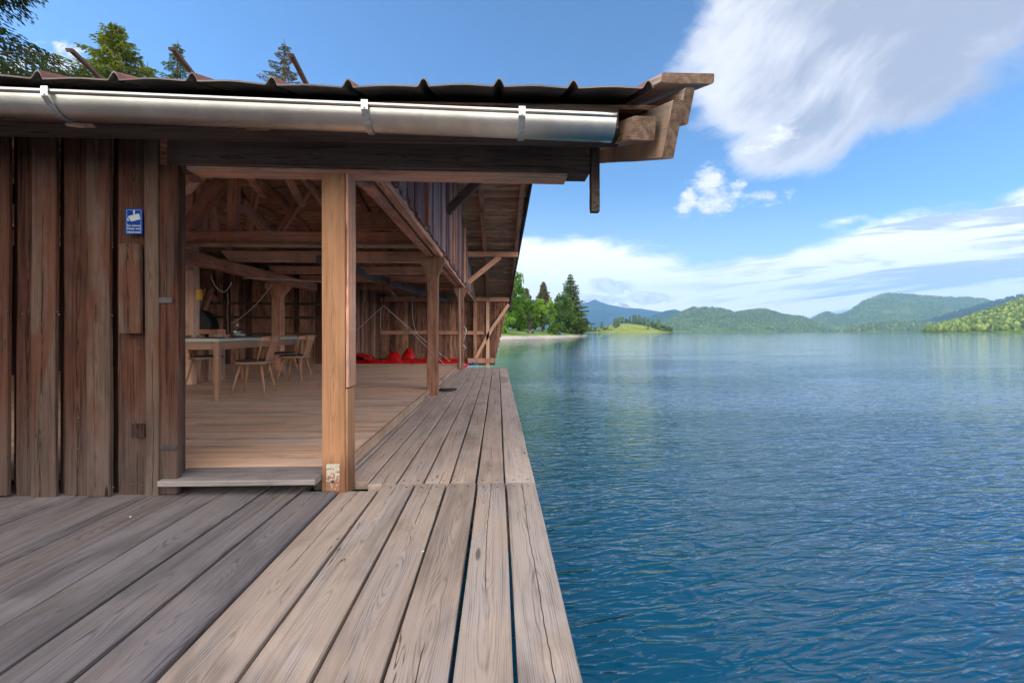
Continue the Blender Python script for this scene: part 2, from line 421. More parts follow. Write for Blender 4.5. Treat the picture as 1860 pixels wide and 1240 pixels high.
M['new_post'] = wood('fresh_spruce', (0.335, 0.185, 0.105), (0.265, 0.132, 0.072), (0.12, 0.050, 0.026), crack=0.45, knots=1.0,
                 var=0.15, stain=0.18, rough=0.6, bump=0.3, bot=(0.10, 0.24, (0.15, 0.07, 0.04, 1)))
M['verge'] = wood('pale_old_board', (0.46, 0.32, 0.235), (0.33, 0.215, 0.15), (0.10, 0.058, 0.042), hard=1.3, crack=0.4, knots=0.4,
                 grey=(0.40, 0.32, 0.27, 1), greyk=0.4, var=0.4, stain=0.4)
M['floor'] = wood('floor_boards', (0.78, 0.50, 0.35), (0.68, 0.42, 0.29), (0.42, 0.24, 0.155), crack=0.1, knots=0.25,
                 grey=(0.68, 0.50, 0.41, 1), greyk=0.3, var=0.22, stain=0.25, rough=0.5, bump=0.25, spec=0.4)
M['sill'] = wood('grey_sill_wood', (0.21, 0.19, 0.195), (0.15, 0.135, 0.14), (0.13, 0.11, 0.11), crack=0.4, knots=0.6, var=0.1, stain=0.3)
M['soffit'] = wood('soffit_planks', (0.62, 0.35, 0.23), (0.42, 0.21, 0.135), (0.12, 0.05, 0.033), hard=1.55, crack=0.4, knots=0.5,
                 grey=(0.24, 0.19, 0.15, 1), greyk=0.2, var=0.7, stain=0.5)
M['furniture'] = wood('oak_furniture', (0.31, 0.155, 0.08), (0.25, 0.118, 0.058), (0.14, 0.06, 0.03), crack=0.0, knots=0.0, var=0.12,
                 stain=0.15, rough=0.4, bump=0.1, spec=0.5)

def plain(name, col, rough=0.5, metal=0.0, spec=0.5, nz=0.0, nscale=20.0, bumpk=0.0, **kw):
    m, t, b, out = new_mat(name)
    tc = t.new('ShaderNodeTexCoord').outputs['Object']
    if nz:
        n = t.noise(tc, nscale, 5, 0.6)
        c2 = tuple(c * (1 - nz) for c in col[:3]) + (1,)
        t.put(b.inputs['Base Color'], t.mix(t.step(n, 0.35, 0.65), (col[0], col[1], col[2], 1), c2))
        t.put(b.inputs['Roughness'], t.m('ADD', rough - 0.08, t.m('MULTIPLY', n, 0.16)))
        if bumpk: t.put(b.inputs['Normal'], t.bump(n, bumpk, 0.004))
    else:
        b.inputs['Base Color'].default_value = (col[0], col[1], col[2], 1); b.inputs['Roughness'].default_value = rough
    b.inputs['Metallic'].default_value = metal; b.inputs['Specular IOR Level'].default_value = spec
    for k, v in kw.items(): b.inputs[k].default_value = v
    return m
M['steel'] = plain('gutter_metal', (0.62, 0.60, 0.56), 0.33, 1.0, nz=0.22, nscale=5.0)
M['zinc'] = plain('galvanised_steel', (0.55, 0.60, 0.63), 0.38, 1.0, nz=0.3, nscale=60.0)
M['dark_metal'] = plain('dark_metal', (0.03, 0.03, 0.032), 0.6, 0.3, nz=0.4)
M['nail'] = plain('rusty_nail', (0.06, 0.045, 0.038), 0.7, 0.4)
M['red'] = plain('red_plastic', (0.42, 0.006, 0.007), 0.28, 0.0, spec=0.5, nz=0.15, nscale=3)
M['rope_white'] = plain('white_rope', (0.55, 0.52, 0.48), 0.9)
M['rope_dark'] = plain('dark_rope', (0.02, 0.02, 0.024), 0.9)
M['rope_blue'] = plain('blue_rope', (0.02, 0.16, 0.55), 0.8)
M['bag_blue'] = plain('dark_blue_cloth', (0.012, 0.06, 0.22), 0.9)
M['cushion'] = plain('charcoal_felt', (0.035, 0.036, 0.045), 0.95, nz=0.3, nscale=80)
M['tabletop'] = plain('pale_tabletop', (0.34, 0.38, 0.34), 0.35, nz=0.08, nscale=4)
M['glass'] = plain('clear_glass', (0.98, 1.0, 0.99), 0.02, **{'Transmission Weight': 1.0})
M['bowl'] = plain('terracotta_bowl', (0.50, 0.24, 0.16), 0.7)
M['sign_blue'] = plain('sign_blue', (0.003, 0.022, 0.16), 0.5, 0.0, 0.05)
M['sign_edge'] = plain('sign_light_blue', (0.07, 0.15, 0.38), 0.5, 0.0, 0.05)
M['sign_grey'] = plain('sign_pale_grey', (0.28, 0.34, 0.36), 0.5, 0.0, 0.05)
M['yellow'] = plain('yellow_plastic', (0.75, 0.36, 0.02), 0.5)
M['stone'] = plain('pier_stone', (0.36, 0.34, 0.30), 0.9, nz=0.5, nscale=6, bumpk=0.6)
M['white'] = plain('white_chip', (0.45, 0.44, 0.42), 0.7)
M['bark'] = plain('bark', (0.10, 0.07, 0.05), 0.95, nz=0.5, nscale=6, bumpk=1.0)

def mat_rust_plate():
    m, t, b, out = new_mat('rusty_painted_plate')
    tc = t.new('ShaderNodeTexCoord').outputs['Object']
    n = t.noise(tc, 60, 6, 0.65); z = t.sep(tc)[2]
    k = t.step(t.m('ADD', n, t.m('MULTIPLY', t.m('SUBTRACT', 0.12, z), 1.2)), 0.50, 0.56)
    t.put(b.inputs['Base Color'], t.mix(k, (0.36, 0.34, 0.29, 1), (0.22, 0.10, 0.055, 1)))
    b.inputs['Roughness'].default_value = 0.7
    t.put(b.inputs['Normal'], t.bump(k, 0.4, 0.001))
    return m
M['rust_plate'] = mat_rust_plate()
def mat_roof():
    m, t, b, out = new_mat('roof_sheet')
    tc = t.new('ShaderNodeTexCoord').outputs['Object']
    n = t.noise(tc, 5, 6, 0.6); n2 = t.noise(t.vm('MULTIPLY', tc, (3.0, 30.0, 30.0)), 1.0, 5, 0.6)
    rust = t.mix(t.step(n, 0.35, 0.65), (0.20, 0.075, 0.052, 1), (0.11, 0.045, 0.035, 1))
    dark = t.mix(t.step(n2, 0.35, 0.65), (0.15, 0.145, 0.14, 1), (0.06, 0.055, 0.055, 1))
    up = t.sep(t.new('ShaderNodeNewGeometry').outputs['True Normal'])[2]
    t.put(b.inputs['Base Color'], t.mix(t.attr('rnd', 'Fac'), dark, rust))
    b.inputs['Roughness'].default_value = 0.6
    t.put(b.inputs['Normal'], t.bump(n2, 0.3, 0.003))
    return m
M['roof'] = mat_roof()
def mat_leaf(name, c1, c2, c3, trans=0.25):
    m, t, b, out = new_mat(name)
    r = t.attr('rnd', 'Fac')
    col = t.ramp(r, [(0.0, c1), (0.55, c2), (1.0, c3)])
    t.put(b.inputs['Base Color'], col); b.inputs['Roughness'].default_value = 0.6
    b.inputs['Specular IOR Level'].default_value = 0.25
    tr = t.new('ShaderNodeBsdfTranslucent'); t.put(tr.inputs[0], t.mix(1.0, col, (1.5, 1.5, 0.7, 1), 'MULTIPLY'))
    mx = t.new('ShaderNodeMixShader'); mx.inputs[0].default_value = trans
    t.l.new(b.outputs[0], mx.inputs[1]); t.l.new(tr.outputs[0], mx.inputs[2]); t.l.new(mx.outputs[0], out.inputs[0])
    return m
M['needle'] = mat_leaf('spruce_needles', (0.014, 0.028, 0.012), (0.035, 0.065, 0.020), (0.085, 0.12, 0.030))
M['needle_y'] = mat_leaf('yellow_green_needles', (0.06, 0.09, 0.015), (0.15, 0.19, 0.03), (0.27, 0.29, 0.06), 0.4)
M['needle_b'] = mat_leaf('brown_green_needles', (0.06, 0.06, 0.03), (0.13, 0.12, 0.055), (0.22, 0.19, 0.09), 0.3)
M['needle_g'] = mat_leaf('green_needles', (0.03, 0.065, 0.018), (0.09, 0.14, 0.03), (0.20, 0.23, 0.055), 0.35)
M['leaf'] = mat_leaf('broad_leaves', (0.045, 0.11, 0.014), (0.11, 0.24, 0.028), (0.22, 0.38, 0.055), 0.45)
M['leaf_light'] = mat_leaf('light_green_leaves', (0.08, 0.16, 0.02), (0.17, 0.31, 0.04), (0.30, 0.45, 0.09), 0.4)
M['leaf_dark'] = mat_leaf('dark_leaves', (0.035, 0.085, 0.018), (0.09, 0.17, 0.034), (0.18, 0.27, 0.06), 0.3)

# ================================================================== SETTING
WZ = -0.42                         # water level
def mat_water():
    m, t, b, out = new_mat('lake_water')
    p = t.new('ShaderNodeNewGeometry').outputs['Position']
    x, y, z = t.sep(p)
    dist = t.vm('LENGTH', t.xyz(x, y, 0.0))
    # wind ripples run roughly across the view (crests along X, slightly turned)
    a = radians(9); ca, sa = cos(a), sin(a)
    xr = t.m('ADD', t.m('MULTIPLY', x, ca), t.m('MULTIPLY', y, sa))
    yr = t.m('SUBTRACT', t.m('MULTIPLY', y, ca), t.m('MULTIPLY', x, sa))
    def w(sx, sy, det, off, rough=0.5, dist_=0.6):
        return t.noise(t.xyz(t.m('MULTIPLY', xr, sx), t.m('MULTIPLY', yr, sy), off), 1.0, det, rough, dist_)
    def crest(n): return t.m('SUBTRACT', 1.0, t.m('ABSOLUTE', t.m('MULTIPLY_ADD', n, 2.6, -1.3)))
    n0 = w(1.2, 4.6, 2, 2.0)
    n1 = crest(w(3.0, 10.5, 2, 0.0, 0.45, 0.6))   # sharp-crested wind ripples
    n2 = w(9.0, 30.0, 2, 5.0)                     # fine ripples
    n3 = w(0.22, 0.7, 3, 9.0)                     # slow undulation
    patch = t.step(w(0.09, 0.20, 3, 20.0), 0.36, 0.62, 0.60, 1.15)   # wind patches
    near = t.step(dist, 40.0, 4.0, 0.0, 1.0)
    h = t.m('ADD', t.m('ADD', t.m('MULTIPLY', n0, 0.022), t.m('MULTIPLY', n1, 0.0145)), t.m('ADD', t.m('MULTIPLY', n2, 0.0048), t.m('MULTIPLY', n3, 0.055)))
    h = t.m('MULTIPLY', t.m('MULTIPLY', h, patch), t.step(dist, 4.0, 40.0, 1.0, 0.32))
    nb = t.new('ShaderNodeBump'); nb.inputs['Strength'].default_value = 1.0
    nb.inputs['Distance'].default_value = 1.0; t.put(nb.inputs['Height'], h)
    # body colour: blue far from the shore, green over the shallows by the boathouse and the wooded bank
    g1 = t.step(t.m('ADD', x, t.m('MULTIPLY', w(0.15, 0.15, 2, 31.0), 3.0)), 7.0, 0.5)
    g2 = t.step(y, 30.0, 85.0)
    shal = t.m('MAXIMUM', t.m('MULTIPLY', g2, t.step(x, 40.0, 10.0)), t.m('MULTIPLY', g1, t.step(y, 0.5, 9.0, 0.25, 1.0)))
    far_sheen = t.step(t.m('ADD', dist, t.m('MULTIPLY', w(0.12, 0.12, 3, 41.0), 14.0)), 12.0, 75.0)   # silvery sky sheen painted into the far water's colour
    t.put(b.inputs['Base Color'], t.mix(shal, t.mix(far_sheen, (0.0005, 0.047, 0.130, 1), (0.075, 0.135, 0.215, 1)), (0.001, 0.080, 0.058, 1)))
    b.inputs['Roughness'].default_value = 0.02
    b.inputs['IOR'].default_value = 1.40; b.inputs['Specular IOR Level'].default_value = 0.75
    t.put(b.inputs['Normal'], nb.outputs[0])
    return m
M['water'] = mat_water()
mb = MB()
xs = [-9000, -2000, -300, -60, -12, 0, 12, 60, 300, 2000, 9000]; ys = [-200, -40, -8, 0, 8, 40, 200, 1000, 4000, 8800]
vs = [(x, y, WZ) for y in ys for x in xs]; nx = len(xs)
mb.add(vs, [[j*nx+i, j*nx+i+1, (j+1)*nx+i+1, (j+1)*nx+i] for j in range(len(ys)-1) for i in range(nx-1)])
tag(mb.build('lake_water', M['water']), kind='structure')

def mat_land():
    m, t, b, out = new_mat('shore_ground')
    p = t.new('ShaderNodeNewGeometry').outputs['Position']
    z = t.sep(p)[2]
    n = t.noise(p, 0.6, 5, 0.6); n2 = t.noise(p, 5.0, 5, 0.7)
    k = t.step(t.m('ADD', z, t.m('MULTIPLY', t.m('SUBTRACT', n, 0.5), 0.6)), -0.02, 0.20)
    grass = t.mix(t.step(n2, 0.3, 0.7), (0.06, 0.12, 0.02, 1), (0.16, 0.26, 0.045, 1))
    gravel = t.mix(t.step(n2, 0.35, 0.65), (0.50, 0.44, 0.40, 1), (0.28, 0.25, 0.23, 1))
    t.put(b.inputs['Base Color'], t.mix(k, gravel, grass)); b.inputs['Roughness'].default_value = 0.95
    t.put(b.inputs['Normal'], t.bump(n2, 0.8, 0.15))
    return m
M['land'] = mat_land()
def lerp_tab(tab, x):
    if x <= tab[0][0]: return tab[0][1]
    for (a, b), (c, d) in zip(tab, tab[1:]):
        if x <= c: return b + (d - b) * (x - a) / (c - a)
    return tab[-1][1]
SHORE = [(-60, 30), (-20, 62), (-2, 80), (5, 90), (11, 96), (19, 112), (25, 128), (27.5, 140), (28.5, 400)]
def land_h(x, y):
    h1 = (y - lerp_tab(SHORE, x)) * 0.085 if x < 28.5 else -3
    if y > 210: h1 = min(h1, (240 - y) * .1)
    h1 = min(h1, (28.5 - x) * 0.5)
    h2 = (-10.5 + 0.6 * sin(y * .3) - x) * 0.12 if y > -60 else -2
    h = max(h1, h2)
    if h > 0: h = 2.2 * (1 - math.exp(-h / 1.2)) + 0.25 * mnoise.noise(Vector((x*.2, y*.2, 0)))
    return WZ - 0.02 + max(h, -2.0)
mb = MB()
gx = [-160 + 4*i for i in range(35)] + [-20 + 1.0 * i for i in range(52)]; gx = sorted(set(gx)); gy = [-60 + 3.0 * j for j in range(102)]
vs = [(x, y, land_h(x, y)) for y in gy for x in gx]; nx = len(gx)
mb.add(vs, [[j*nx+i, j*nx+i+1, (j+1)*nx+i+1, (j+1)*nx+i] for j in range(len(gy)-1) for i in range(nx-1)], smooth=True)
tag(mb.build('ground', M['land']), kind='structure')

# ---- far hills: real terrain, each at its own distance
def mat_hill(name, c1, c2, c3, sc, rock=0.0):
    m, t, b, out = new_mat(name)
    p = t.new('ShaderNodeNewGeometry').outputs['Position']
    n = t.noise(p, sc * 0.12, 5, 0.6); v = t.voro(p, sc, out='Distance'); n3 = t.noise(p, sc * 0.5, 3, 0.6)
    f = t.m('ADD', t.m('MULTIPLY', n, 1.0), t.m('MULTIPLY', t.m('SUBTRACT', n3, 0.5), 0.5))
    col = t.ramp(f, [(0.30, c1), (0.5, c2), (0.72, c3)])
    if rock: col = t.mix(t.step(t.noise(t.vm('MULTIPLY', p, (1, 1, 0.35)), sc * 0.10, 6, 0.7), 0.72 - rock, 0.78 - rock), col, (0.36, 0.33, 0.27, 1))
    t.put(b.inputs['Base Color'], col); b.inputs['Roughness'].default_value = 1.0
    b.inputs['Specular IOR Level'].default_value = 0.0
    t.put(b.inputs['Normal'], t.bump(t.m('SUBTRACT', 1.0, v), 0.9, 0.35 / sc))
    return m
M['hill_far'] = mat_hill('haze_blue_mountain', (0.010, 0.035, 0.06), (0.014, 0.042, 0.068), (0.02, 0.05, 0.075), 0.03)  # blue of the haze and shade put into the base colour
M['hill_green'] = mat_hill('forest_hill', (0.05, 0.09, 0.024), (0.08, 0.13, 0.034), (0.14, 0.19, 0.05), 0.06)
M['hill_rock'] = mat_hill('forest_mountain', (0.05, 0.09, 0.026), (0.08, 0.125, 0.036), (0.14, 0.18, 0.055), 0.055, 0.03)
M['hill_dark'] = mat_hill('shade_toned_slope', (0.012, 0.03, 0.02), (0.02, 0.045, 0.025), (0.03, 0.06, 0.03), 0.06)  # cloud shade put into the slope's colour
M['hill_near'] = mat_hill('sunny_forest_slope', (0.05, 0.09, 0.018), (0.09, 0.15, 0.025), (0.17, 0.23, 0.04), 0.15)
M['cliff'] = mat_hill('pale_cliffs', (0.30, 0.30, 0.30), (0.36, 0.35, 0.34), (0.44, 0.43, 0.42), 0.03)
M['meadow'] = mat_hill('meadow', (0.11, 0.16, 0.04), (0.18, 0.22, 0.06), (0.26, 0.28, 0.09), 0.2)
M['forest_far'] = mat_leaf('far_forest_trees', (0.03, 0.065, 0.018), (0.075, 0.125, 0.03), (0.16, 0.21, 0.05), 0.1)
M['forest_near'] = mat_leaf('near_forest_trees', (0.05, 0.095, 0.016), (0.13, 0.20, 0.03), (0.28, 0.34, 0.08), 0.25)
M['forest_dark'] = mat_leaf('shade_toned_trees', (0.010, 0.026, 0.018), (0.018, 0.04, 0.022), (0.03, 0.06, 0.03), 0.0)  # crowns darkened in colour to match the cloud shade on their slope
HILLS = {}
def hill(name, prof, d0, d1, mat, n=120, rows=26, rough=0.06, seed=0.0, kind='structure'):
    """prof: [(px, py of crest)]; the foot stands at distance d0, the crest at d1"""
    x0, x1 = prof[0][0], prof[-1][0]
    vs = []
    for j in range(rows + 6):
        for i in range(n + 1):
            px = x0 + (x1 - x0) * i / n
            r = ray(px, lerp_tab(prof, px))
            top = max(r[2] * d1 + CAM_Z, WZ)
            if j <= rows:
                k = j / rows; d = d0 + (d1 - d0) * k
                z = WZ - 1 + (top - WZ + 1) * (k ** 0.85)
            else:
                k = (j - rows) / 6; d = d1 + (d1 - d0) * 0.8 * k
                z = top * (1 - k * 1.02)
            dd = Vector((r[0] * d, r[1] * d, z))
            fr = 9.0 / (d1 - d0)
            nn = mnoise.fractal(Vector((dd.x * fr * .5 + seed, dd.y * fr * .5, seed)), 0.8, 2.2, 6)
            amp = (top - WZ) * rough * (1.0 if j < rows else 0.5) * min(1, j / 4)
            if j == rows: amp *= 0.10
            dd.z += nn * amp * 2.0 * (1.0 if 0 < j else 0)
            vs.append(dd)
    W = n + 1
    m_ = MB(); m_.add(vs, [[j*W+i, j*W+i+1, (j+1)*W+i+1, (j+1)*W+i] for j in range(rows+5) for i in range(n)], smooth=True)
    o = m_.build(name, mat); tag(o, kind=kind)
    HILLS[name] = (vs, W, rows)
    return o
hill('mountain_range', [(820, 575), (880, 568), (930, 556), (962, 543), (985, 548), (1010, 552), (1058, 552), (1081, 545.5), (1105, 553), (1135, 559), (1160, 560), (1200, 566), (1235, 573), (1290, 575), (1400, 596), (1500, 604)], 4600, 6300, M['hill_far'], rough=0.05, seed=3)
hill('far_cliffs', [(1085, 562), (1100, 558), (1112, 555.5), (1125, 554), (1140, 556), (1145, 559), (1158, 562), (1165, 559.5), (1178, 564.5), (1200, 570), (1260, 585)], 7300, 7900, M['cliff'], n=90, rough=0.09, seed=8)
hill('blue_knoll', [(1150, 600), (1185, 573), (1208, 564.5), (1226, 561.5), (1238, 566), (1262, 575), (1290, 590), (1320, 603)], 3700, 4300, M['hill_dark'], n=60, rough=0.05, seed=4)
hill('forest_hills', [(1150, 606), (1190, 595), (1215, 580), (1240, 567), (1262, 560), (1285, 558.5), (1310, 561), (1335, 568), (1350, 566), (1375, 563), (1395, 563.5), (1420, 572), (1440, 574), (1462, 577), (1480, 586), (1510, 599), (1530, 604)], 2200, 2900, M['hill_green'], n=160, rough=0.075, seed=1)
hill('forest_mountain', [(1440, 606), (1475, 578), (1490, 570), (1505, 566), (1520, 573), (1540, 566), (1570, 546), (1600, 537), (1622, 533), (1660, 536), (1700, 539), (1760, 541), (1790, 545), (1830, 556), (1900, 560), (2000, 570)], 2900, 4000, M['hill_rock'], n=160, rough=0.07, seed=5)
hill('low_wooded_point', [(1525, 606), (1545, 598), (1580, 591), (1630, 586), (1680, 586), (1740, 590), (1900, 596)], 1900, 2300, M['hill_green'], n=90, rough=0.05, seed=6)
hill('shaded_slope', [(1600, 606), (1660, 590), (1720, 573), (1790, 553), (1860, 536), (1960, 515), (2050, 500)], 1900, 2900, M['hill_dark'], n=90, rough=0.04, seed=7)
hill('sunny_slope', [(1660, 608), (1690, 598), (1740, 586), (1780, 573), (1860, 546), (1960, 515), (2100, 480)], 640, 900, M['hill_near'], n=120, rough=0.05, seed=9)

def scatter(name, hname, count, h, mat, seed=1, foot=1, rmin=0.30, shore=0.0):
    """far-off wood reading as one mass: small ragged crowns standing on a hill"""
    R = random.Random(seed); vs, W, rows = HILLS[hname]; m_ = MB()
    for k in range(count):
        j = (rows - 0.01) * (R.random() ** 0.8); i = R.random() * (W - 1.01)
        if R.random() < 0.10: j = rows - 0.3 * R.random()
        i0, j0 = int(i), int(j); fi, fj = i - i0, j - j0
        a = vs[j0*W+i0].lerp(vs[j0*W+i0+1], fi); b = vs[(j0+1)*W+i0].lerp(vs[(j0+1)*W+i0+1], fi)
        p = a.lerp(b, fj)
        if p.z < WZ + 0.5 + foot * 0: continue
        hh = h * R.uniform(0.6, 1.25); tw = R.random() * 6
        con = R.random() < 0.6
        rr = hh * (R.uniform(0.15, 0.22) if con else R.uniform(0.28, 0.42))
        n = 5; levels = [(0.15, 1.0), (0.45, 0.75), (0.75, 0.4), (1.0, 0.0)] if con else [(0.1, 0.7), (0.4, 1.0), (0.75, 0.8), (1.0, 0.25)]
        pts = []; 
        for (kz, kr) in levels:
            for q in range(n):
                th = tw + q * 2 * pi / n + kz
                rk = rr * kr * R.uniform(0.7, 1.25)
                pts.append(p + Vector((rk * cos(th), rk * sin(th), hh * kz * R.uniform(0.93, 1.0))))
        fs = [[l*n+q, l*n+(q+1) % n, (l+1)*n+(q+1) % n, (l+1)*n+q] for l in range(3) for q in range(n)] + [[3*n+q for q in range(n)]]
        m_.add(pts, fs, None, R.random() * (0.75 if con else 1.0) + (0 if con else 0.0))
    return tag(m_.build(name, mat), kind='stuff')
scatter('forest', 'forest_hills', 6500, 11, M['forest_far'], 2)
scatter('forest', 'forest_mountain', 7500, 12, M['forest_far'], 3)
scatter('forest', 'low_wooded_point', 1800, 15, M['forest_far'], 4)
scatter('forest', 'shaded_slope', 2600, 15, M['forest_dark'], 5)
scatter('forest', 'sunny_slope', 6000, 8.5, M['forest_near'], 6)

# air: even pale haze round camera and land, sky outside it
def build_haze():
    m = bpy.data.materials.new('haze_air'); m.use_nodes = True; t = NT(m.node_tree); t.n.clear()
    out = t.new('ShaderNodeOutputMaterial'); v = t.new('ShaderNodeVolumePrincipled')
    v.inputs['Color'].default_value = (0.30, 0.60, 1.0, 1); v.inputs['Density'].default_value = 1.05e-4
    v.inputs['Anisotropy'].default_value = 0.0
    t.l.new(v.outputs[0], out.inputs['Volume'])
    mb = MB(); x0, x1, y0, y1, z0, z1 = -9500, 9500, -300, 9400, -400, 950
    mb.add([(x, y, z) for x in (x0, x1) for y in (y0, y1) for z in (z0, z1)],
           [[0, 1, 3, 2], [4, 6, 7, 5], [0, 4, 5, 1], [2, 3, 7, 6], [0, 2, 6, 4], [1, 5, 7, 3]])
    tag(mb.build('haze', m), kind='stuff')
build_haze()

# ================================================================== DECKS
FZ = 0.087                         # barn floor level; the lake-side boardwalk is at 0
JOIN = 2.86                        # where the two lengths of boardwalk meet
boardwalk = empty('boardwalk')
tag(boardwalk, 'pale weathered plank boardwalk running along the water past the open boathouse', 'boardwalk')
R = random.Random(5)
def nail(x, y, z=0.0, r=0.009):
    mb.add([(x + r * cos(a), y + r * sin(a), z) for a in [k * pi / 4 for k in range(8)]] + [(x, y, z + 0.0012)],
              [[i, (i + 1) % 8, 8] for i in range(8)], None, .5, 1)
near_x = [(-0.925, -0.714), (-0.702, -0.512), (-0.500, -0.320), (-0.308, -0.135), (-0.121, 0.044), (0.056, 0.232)]
mb = MB()
for i, (a, b) in enumerate(near_x):
    ye = JOIN if i > 0 else 2.74
    timber(mb, ((a+b)/2, -3.2, -0.025), ((a+b)/2 + (0.002 * (i-3)), ye, -0.025), (0, 0, 1), b - a, 0.05, ch=0.006, seg=12, jit=0.0016, rnd=[0.35, 0.55, 0.5, 0.45, 0.6, 0.75][i], rng=R)
    for yy in (2.80, 0.85, -1.1):
        if yy < ye:
            for q in (0.26, 0.76): nail(a + (b - a) * q + R.uniform(-.006, .006), yy + R.uniform(-.01, .01))
mb.build('near_planks', [M['deck'], M['nail']], boardwalk)
far_x = [(-1.16, -0.985), (-0.968, -0.815), (-0.803, -0.640), (-0.627, -0.470), (-0.458, -0.305), (-0.292, -0.140), (-0.127, 0.040), (0.053, 0.240)]
mb = MB()
for i, (a, b) in enumerate(far_x):
    ys = JOIN + 0.006 if i > 1 else 2.92
    dx = [0.05, 0.05, 0.045, 0.04, 0.035, 0.03, 0.025, 0.02][i] * 0.5
    timber(mb, ((a+b)/2, ys, -0.026), ((a+b)/2 + dx, 11.9, -0.026), (0, 0, 1), b - a, 0.05, ch=0.006, seg=14, jit=0.0018, rng=R, rnd=R.uniform(.35, .8))
    for yy in (2.93, 4.05, 5.3, 6.6, 8.0, 9.4, 10.8):
        for q in (0.25, 0.75): nail(a + (b - a) * q + R.uniform(-.006, .006) + dx * (yy - 2.9) / 9, yy + R.uniform(-.01, .01), -0.001)
mb.build('far_planks', [M['deck_far'], M['nail']], boardwalk)
for y in (0.85, 2.83, 4.05, 5.3, 6.6, 8.0, 9.4, 10.8):
    mb = MB(); box(mb, -1.3 if y > 2 else -0.98, 0.15, y - 0.06, y + 0.06, -0.21, -0.055, 'x', rng=R); mb.build('joist', M['beam_dark'], boardwalk)
for y in (2.83, 6.6, 10.8):
    mb = MB(); box(mb, 0.0, 0.14, y + 0.07, y + 0.21, -1.6, -0.06, 'z', rng=R); mb.build('pile', M['beam_dark'], boardwalk)

platform = empty('timber_platform')
tag(platform, 'dark grey plank platform in front of the boathouse wall and door', 'platform')
mb = MB(); x = -0.945; i = 0
while x > -5.4:
    w = R.uniform(0.185, 0.205)
    timber(mb, (x - w/2, -3.2, -0.010), (x - w/2, 2.705 if x > -1.15 else 2.93, -0.010), (0, 0, 1), w, 0.05, ch=0.010 if i == 0 else 0.006, seg=10, jit=0.0022, rng=R, rnd=0.65 if i == 0 else R.uniform(.2, .8), bow=R.uniform(-.002, .002))
    x -= w + R.choice((0.008, 0.010, 0.012, 0.016)); i += 1
mb.build('planks', M['deck_grey'], platform)
for y in (-1.1, 0.9, 2.6):
    mb = MB(); box(mb, -5.4, -0.98, y - 0.06, y + 0.06, -0.20, -0.04, 'x', rng=R); mb.build('joist', M['beam_dark'], platform)
# small white chips lying on the planks
for (px, py, z, lab) in ((237, 938, .016, 'small white chip lying on the grey platform planks'), (768, 1001, .001, 'small white chip lying on the pale boardwalk')):
    p = PZ(px, py, z); mb = MB(); lathe(mb, p, [(0.0, 0.003), (0.004, 0.0025), (0.006, 0.0)], 7)
    o = mb.build('bark_chip', M['white']); tag(o, lab, 'chip')

# ================================================================== BOATHOUSE
house = empty('boathouse', (0, 0, 0))
tag(house, 'old dark brown timber boathouse on the lake, open on the side beside the boardwalk', 'boathouse')
WY = 2.70                          # front wall plane
def rz_near(y): return 2.03 + 0.35 * (y - 2.15)       # underside of the near roof slope
RIDGE = 8.3; RZ = rz_near(RIDGE)
def rz_far(y): return RZ - 0.218 * (y - RIDGE)
def rz(y): return rz_near(y) if y < RIDGE else rz_far(y)
def xv(y): return 0.86 - (y - 2.1) * 0.024            # verge line

# --- floor
mb = MB(); y = 2.86; k = 0
while y < 12.25:
    w = 0.135
    cuts = sorted([-12] + [R.uniform(-11, -1.8) for _ in range(2)] + [-1.032])
    for a, b in zip(cuts, cuts[1:]):
        timber(mb, (a + .001, y + w/2, FZ - 0.02 + R.uniform(-.0006, .0006)), (b - .001, y + w/2, FZ - 0.02), (0, 0, 1), w - 0.002, 0.04, ch=0.0015, rng=R)
    y += w
mb.build('floor', M['floor'], house)
mb = MB(); box(mb, -1.030, -1.004, 2.95, 12.2, 0.012, FZ + 0.004, 'y', rng=R, ch=0.003, seg=6, jit=0.001)
mb.build('floor_edge_board', M['verge'], house)
mb = MB()
box(mb, -12, -1.2, 3.0, 3.2, -0.30, FZ - 0.045, 'x', rng=R); box(mb, -12, -1.2, 12.0, 12.2, -0.30, FZ - 0.045, 'x', rng=R)
box(mb, -1.35, -1.17, 3.0, 12.2, -0.30, 0.03, 'y', rng=R)
for xx in (-3, -5, -7, -9): box(mb, xx, xx+.15, 3.2, 12.0, -0.30, FZ - 0.045, 'y', rng=R)
mb.build('floor_joist', M['beam_dark'], house)

# --- front wall boards (board on board)
def wx(px, Y=WY): return PY(px, 600, Y).x
def wz(py, px=300, Y=WY): return PY(px, py, Y).z
mb = MB()
lay = [(-300, -232, 0), (-238, -160, 1), (-165, -96, 0), (-102, -60, 1), (-64, -2, 0), (-8, 29, 1), (35, 74, 0), (70, 114, 1), (112, 124, -1), (122, 171, 0), (170, 212, 1), (219, 276, 0), (274, 298, 1)]
for (a, b, l) in lay:
    yy = WY - 0.005 - 0.028 * l
    zb = wz(897 + R.uniform(-2, 3), a); zt = 2.17
    timber(mb, ((wx(a)+wx(b))/2 + 0, yy, zb), ((wx(a)+wx(b))/2 + R.uniform(-.004, .004), yy, zt), (0, 1, 0), wx(b) - wx(a), 0.026, ch=0.004, seg=12, jit=0.003, rng=R, rnd={35: .3, 70: .75, 122: .55, 170: .8, 219: .6}.get(a, R.random()))
for (a, b) in ((29, 35), (114, 123), (211, 220), (60-130, 66-130)):
    timber(mb, ((wx(a)+wx(b))/2, WY + 0.035, wz(897)), ((wx(a)+wx(b))/2, WY + 0.035, 2.17), (0, 1, 0), wx(b) - wx(a) + .08, 0.02, rnd=0.0, rng=R)
wall = mb.build('front_wall', M['wall'], house)
mb = MB()
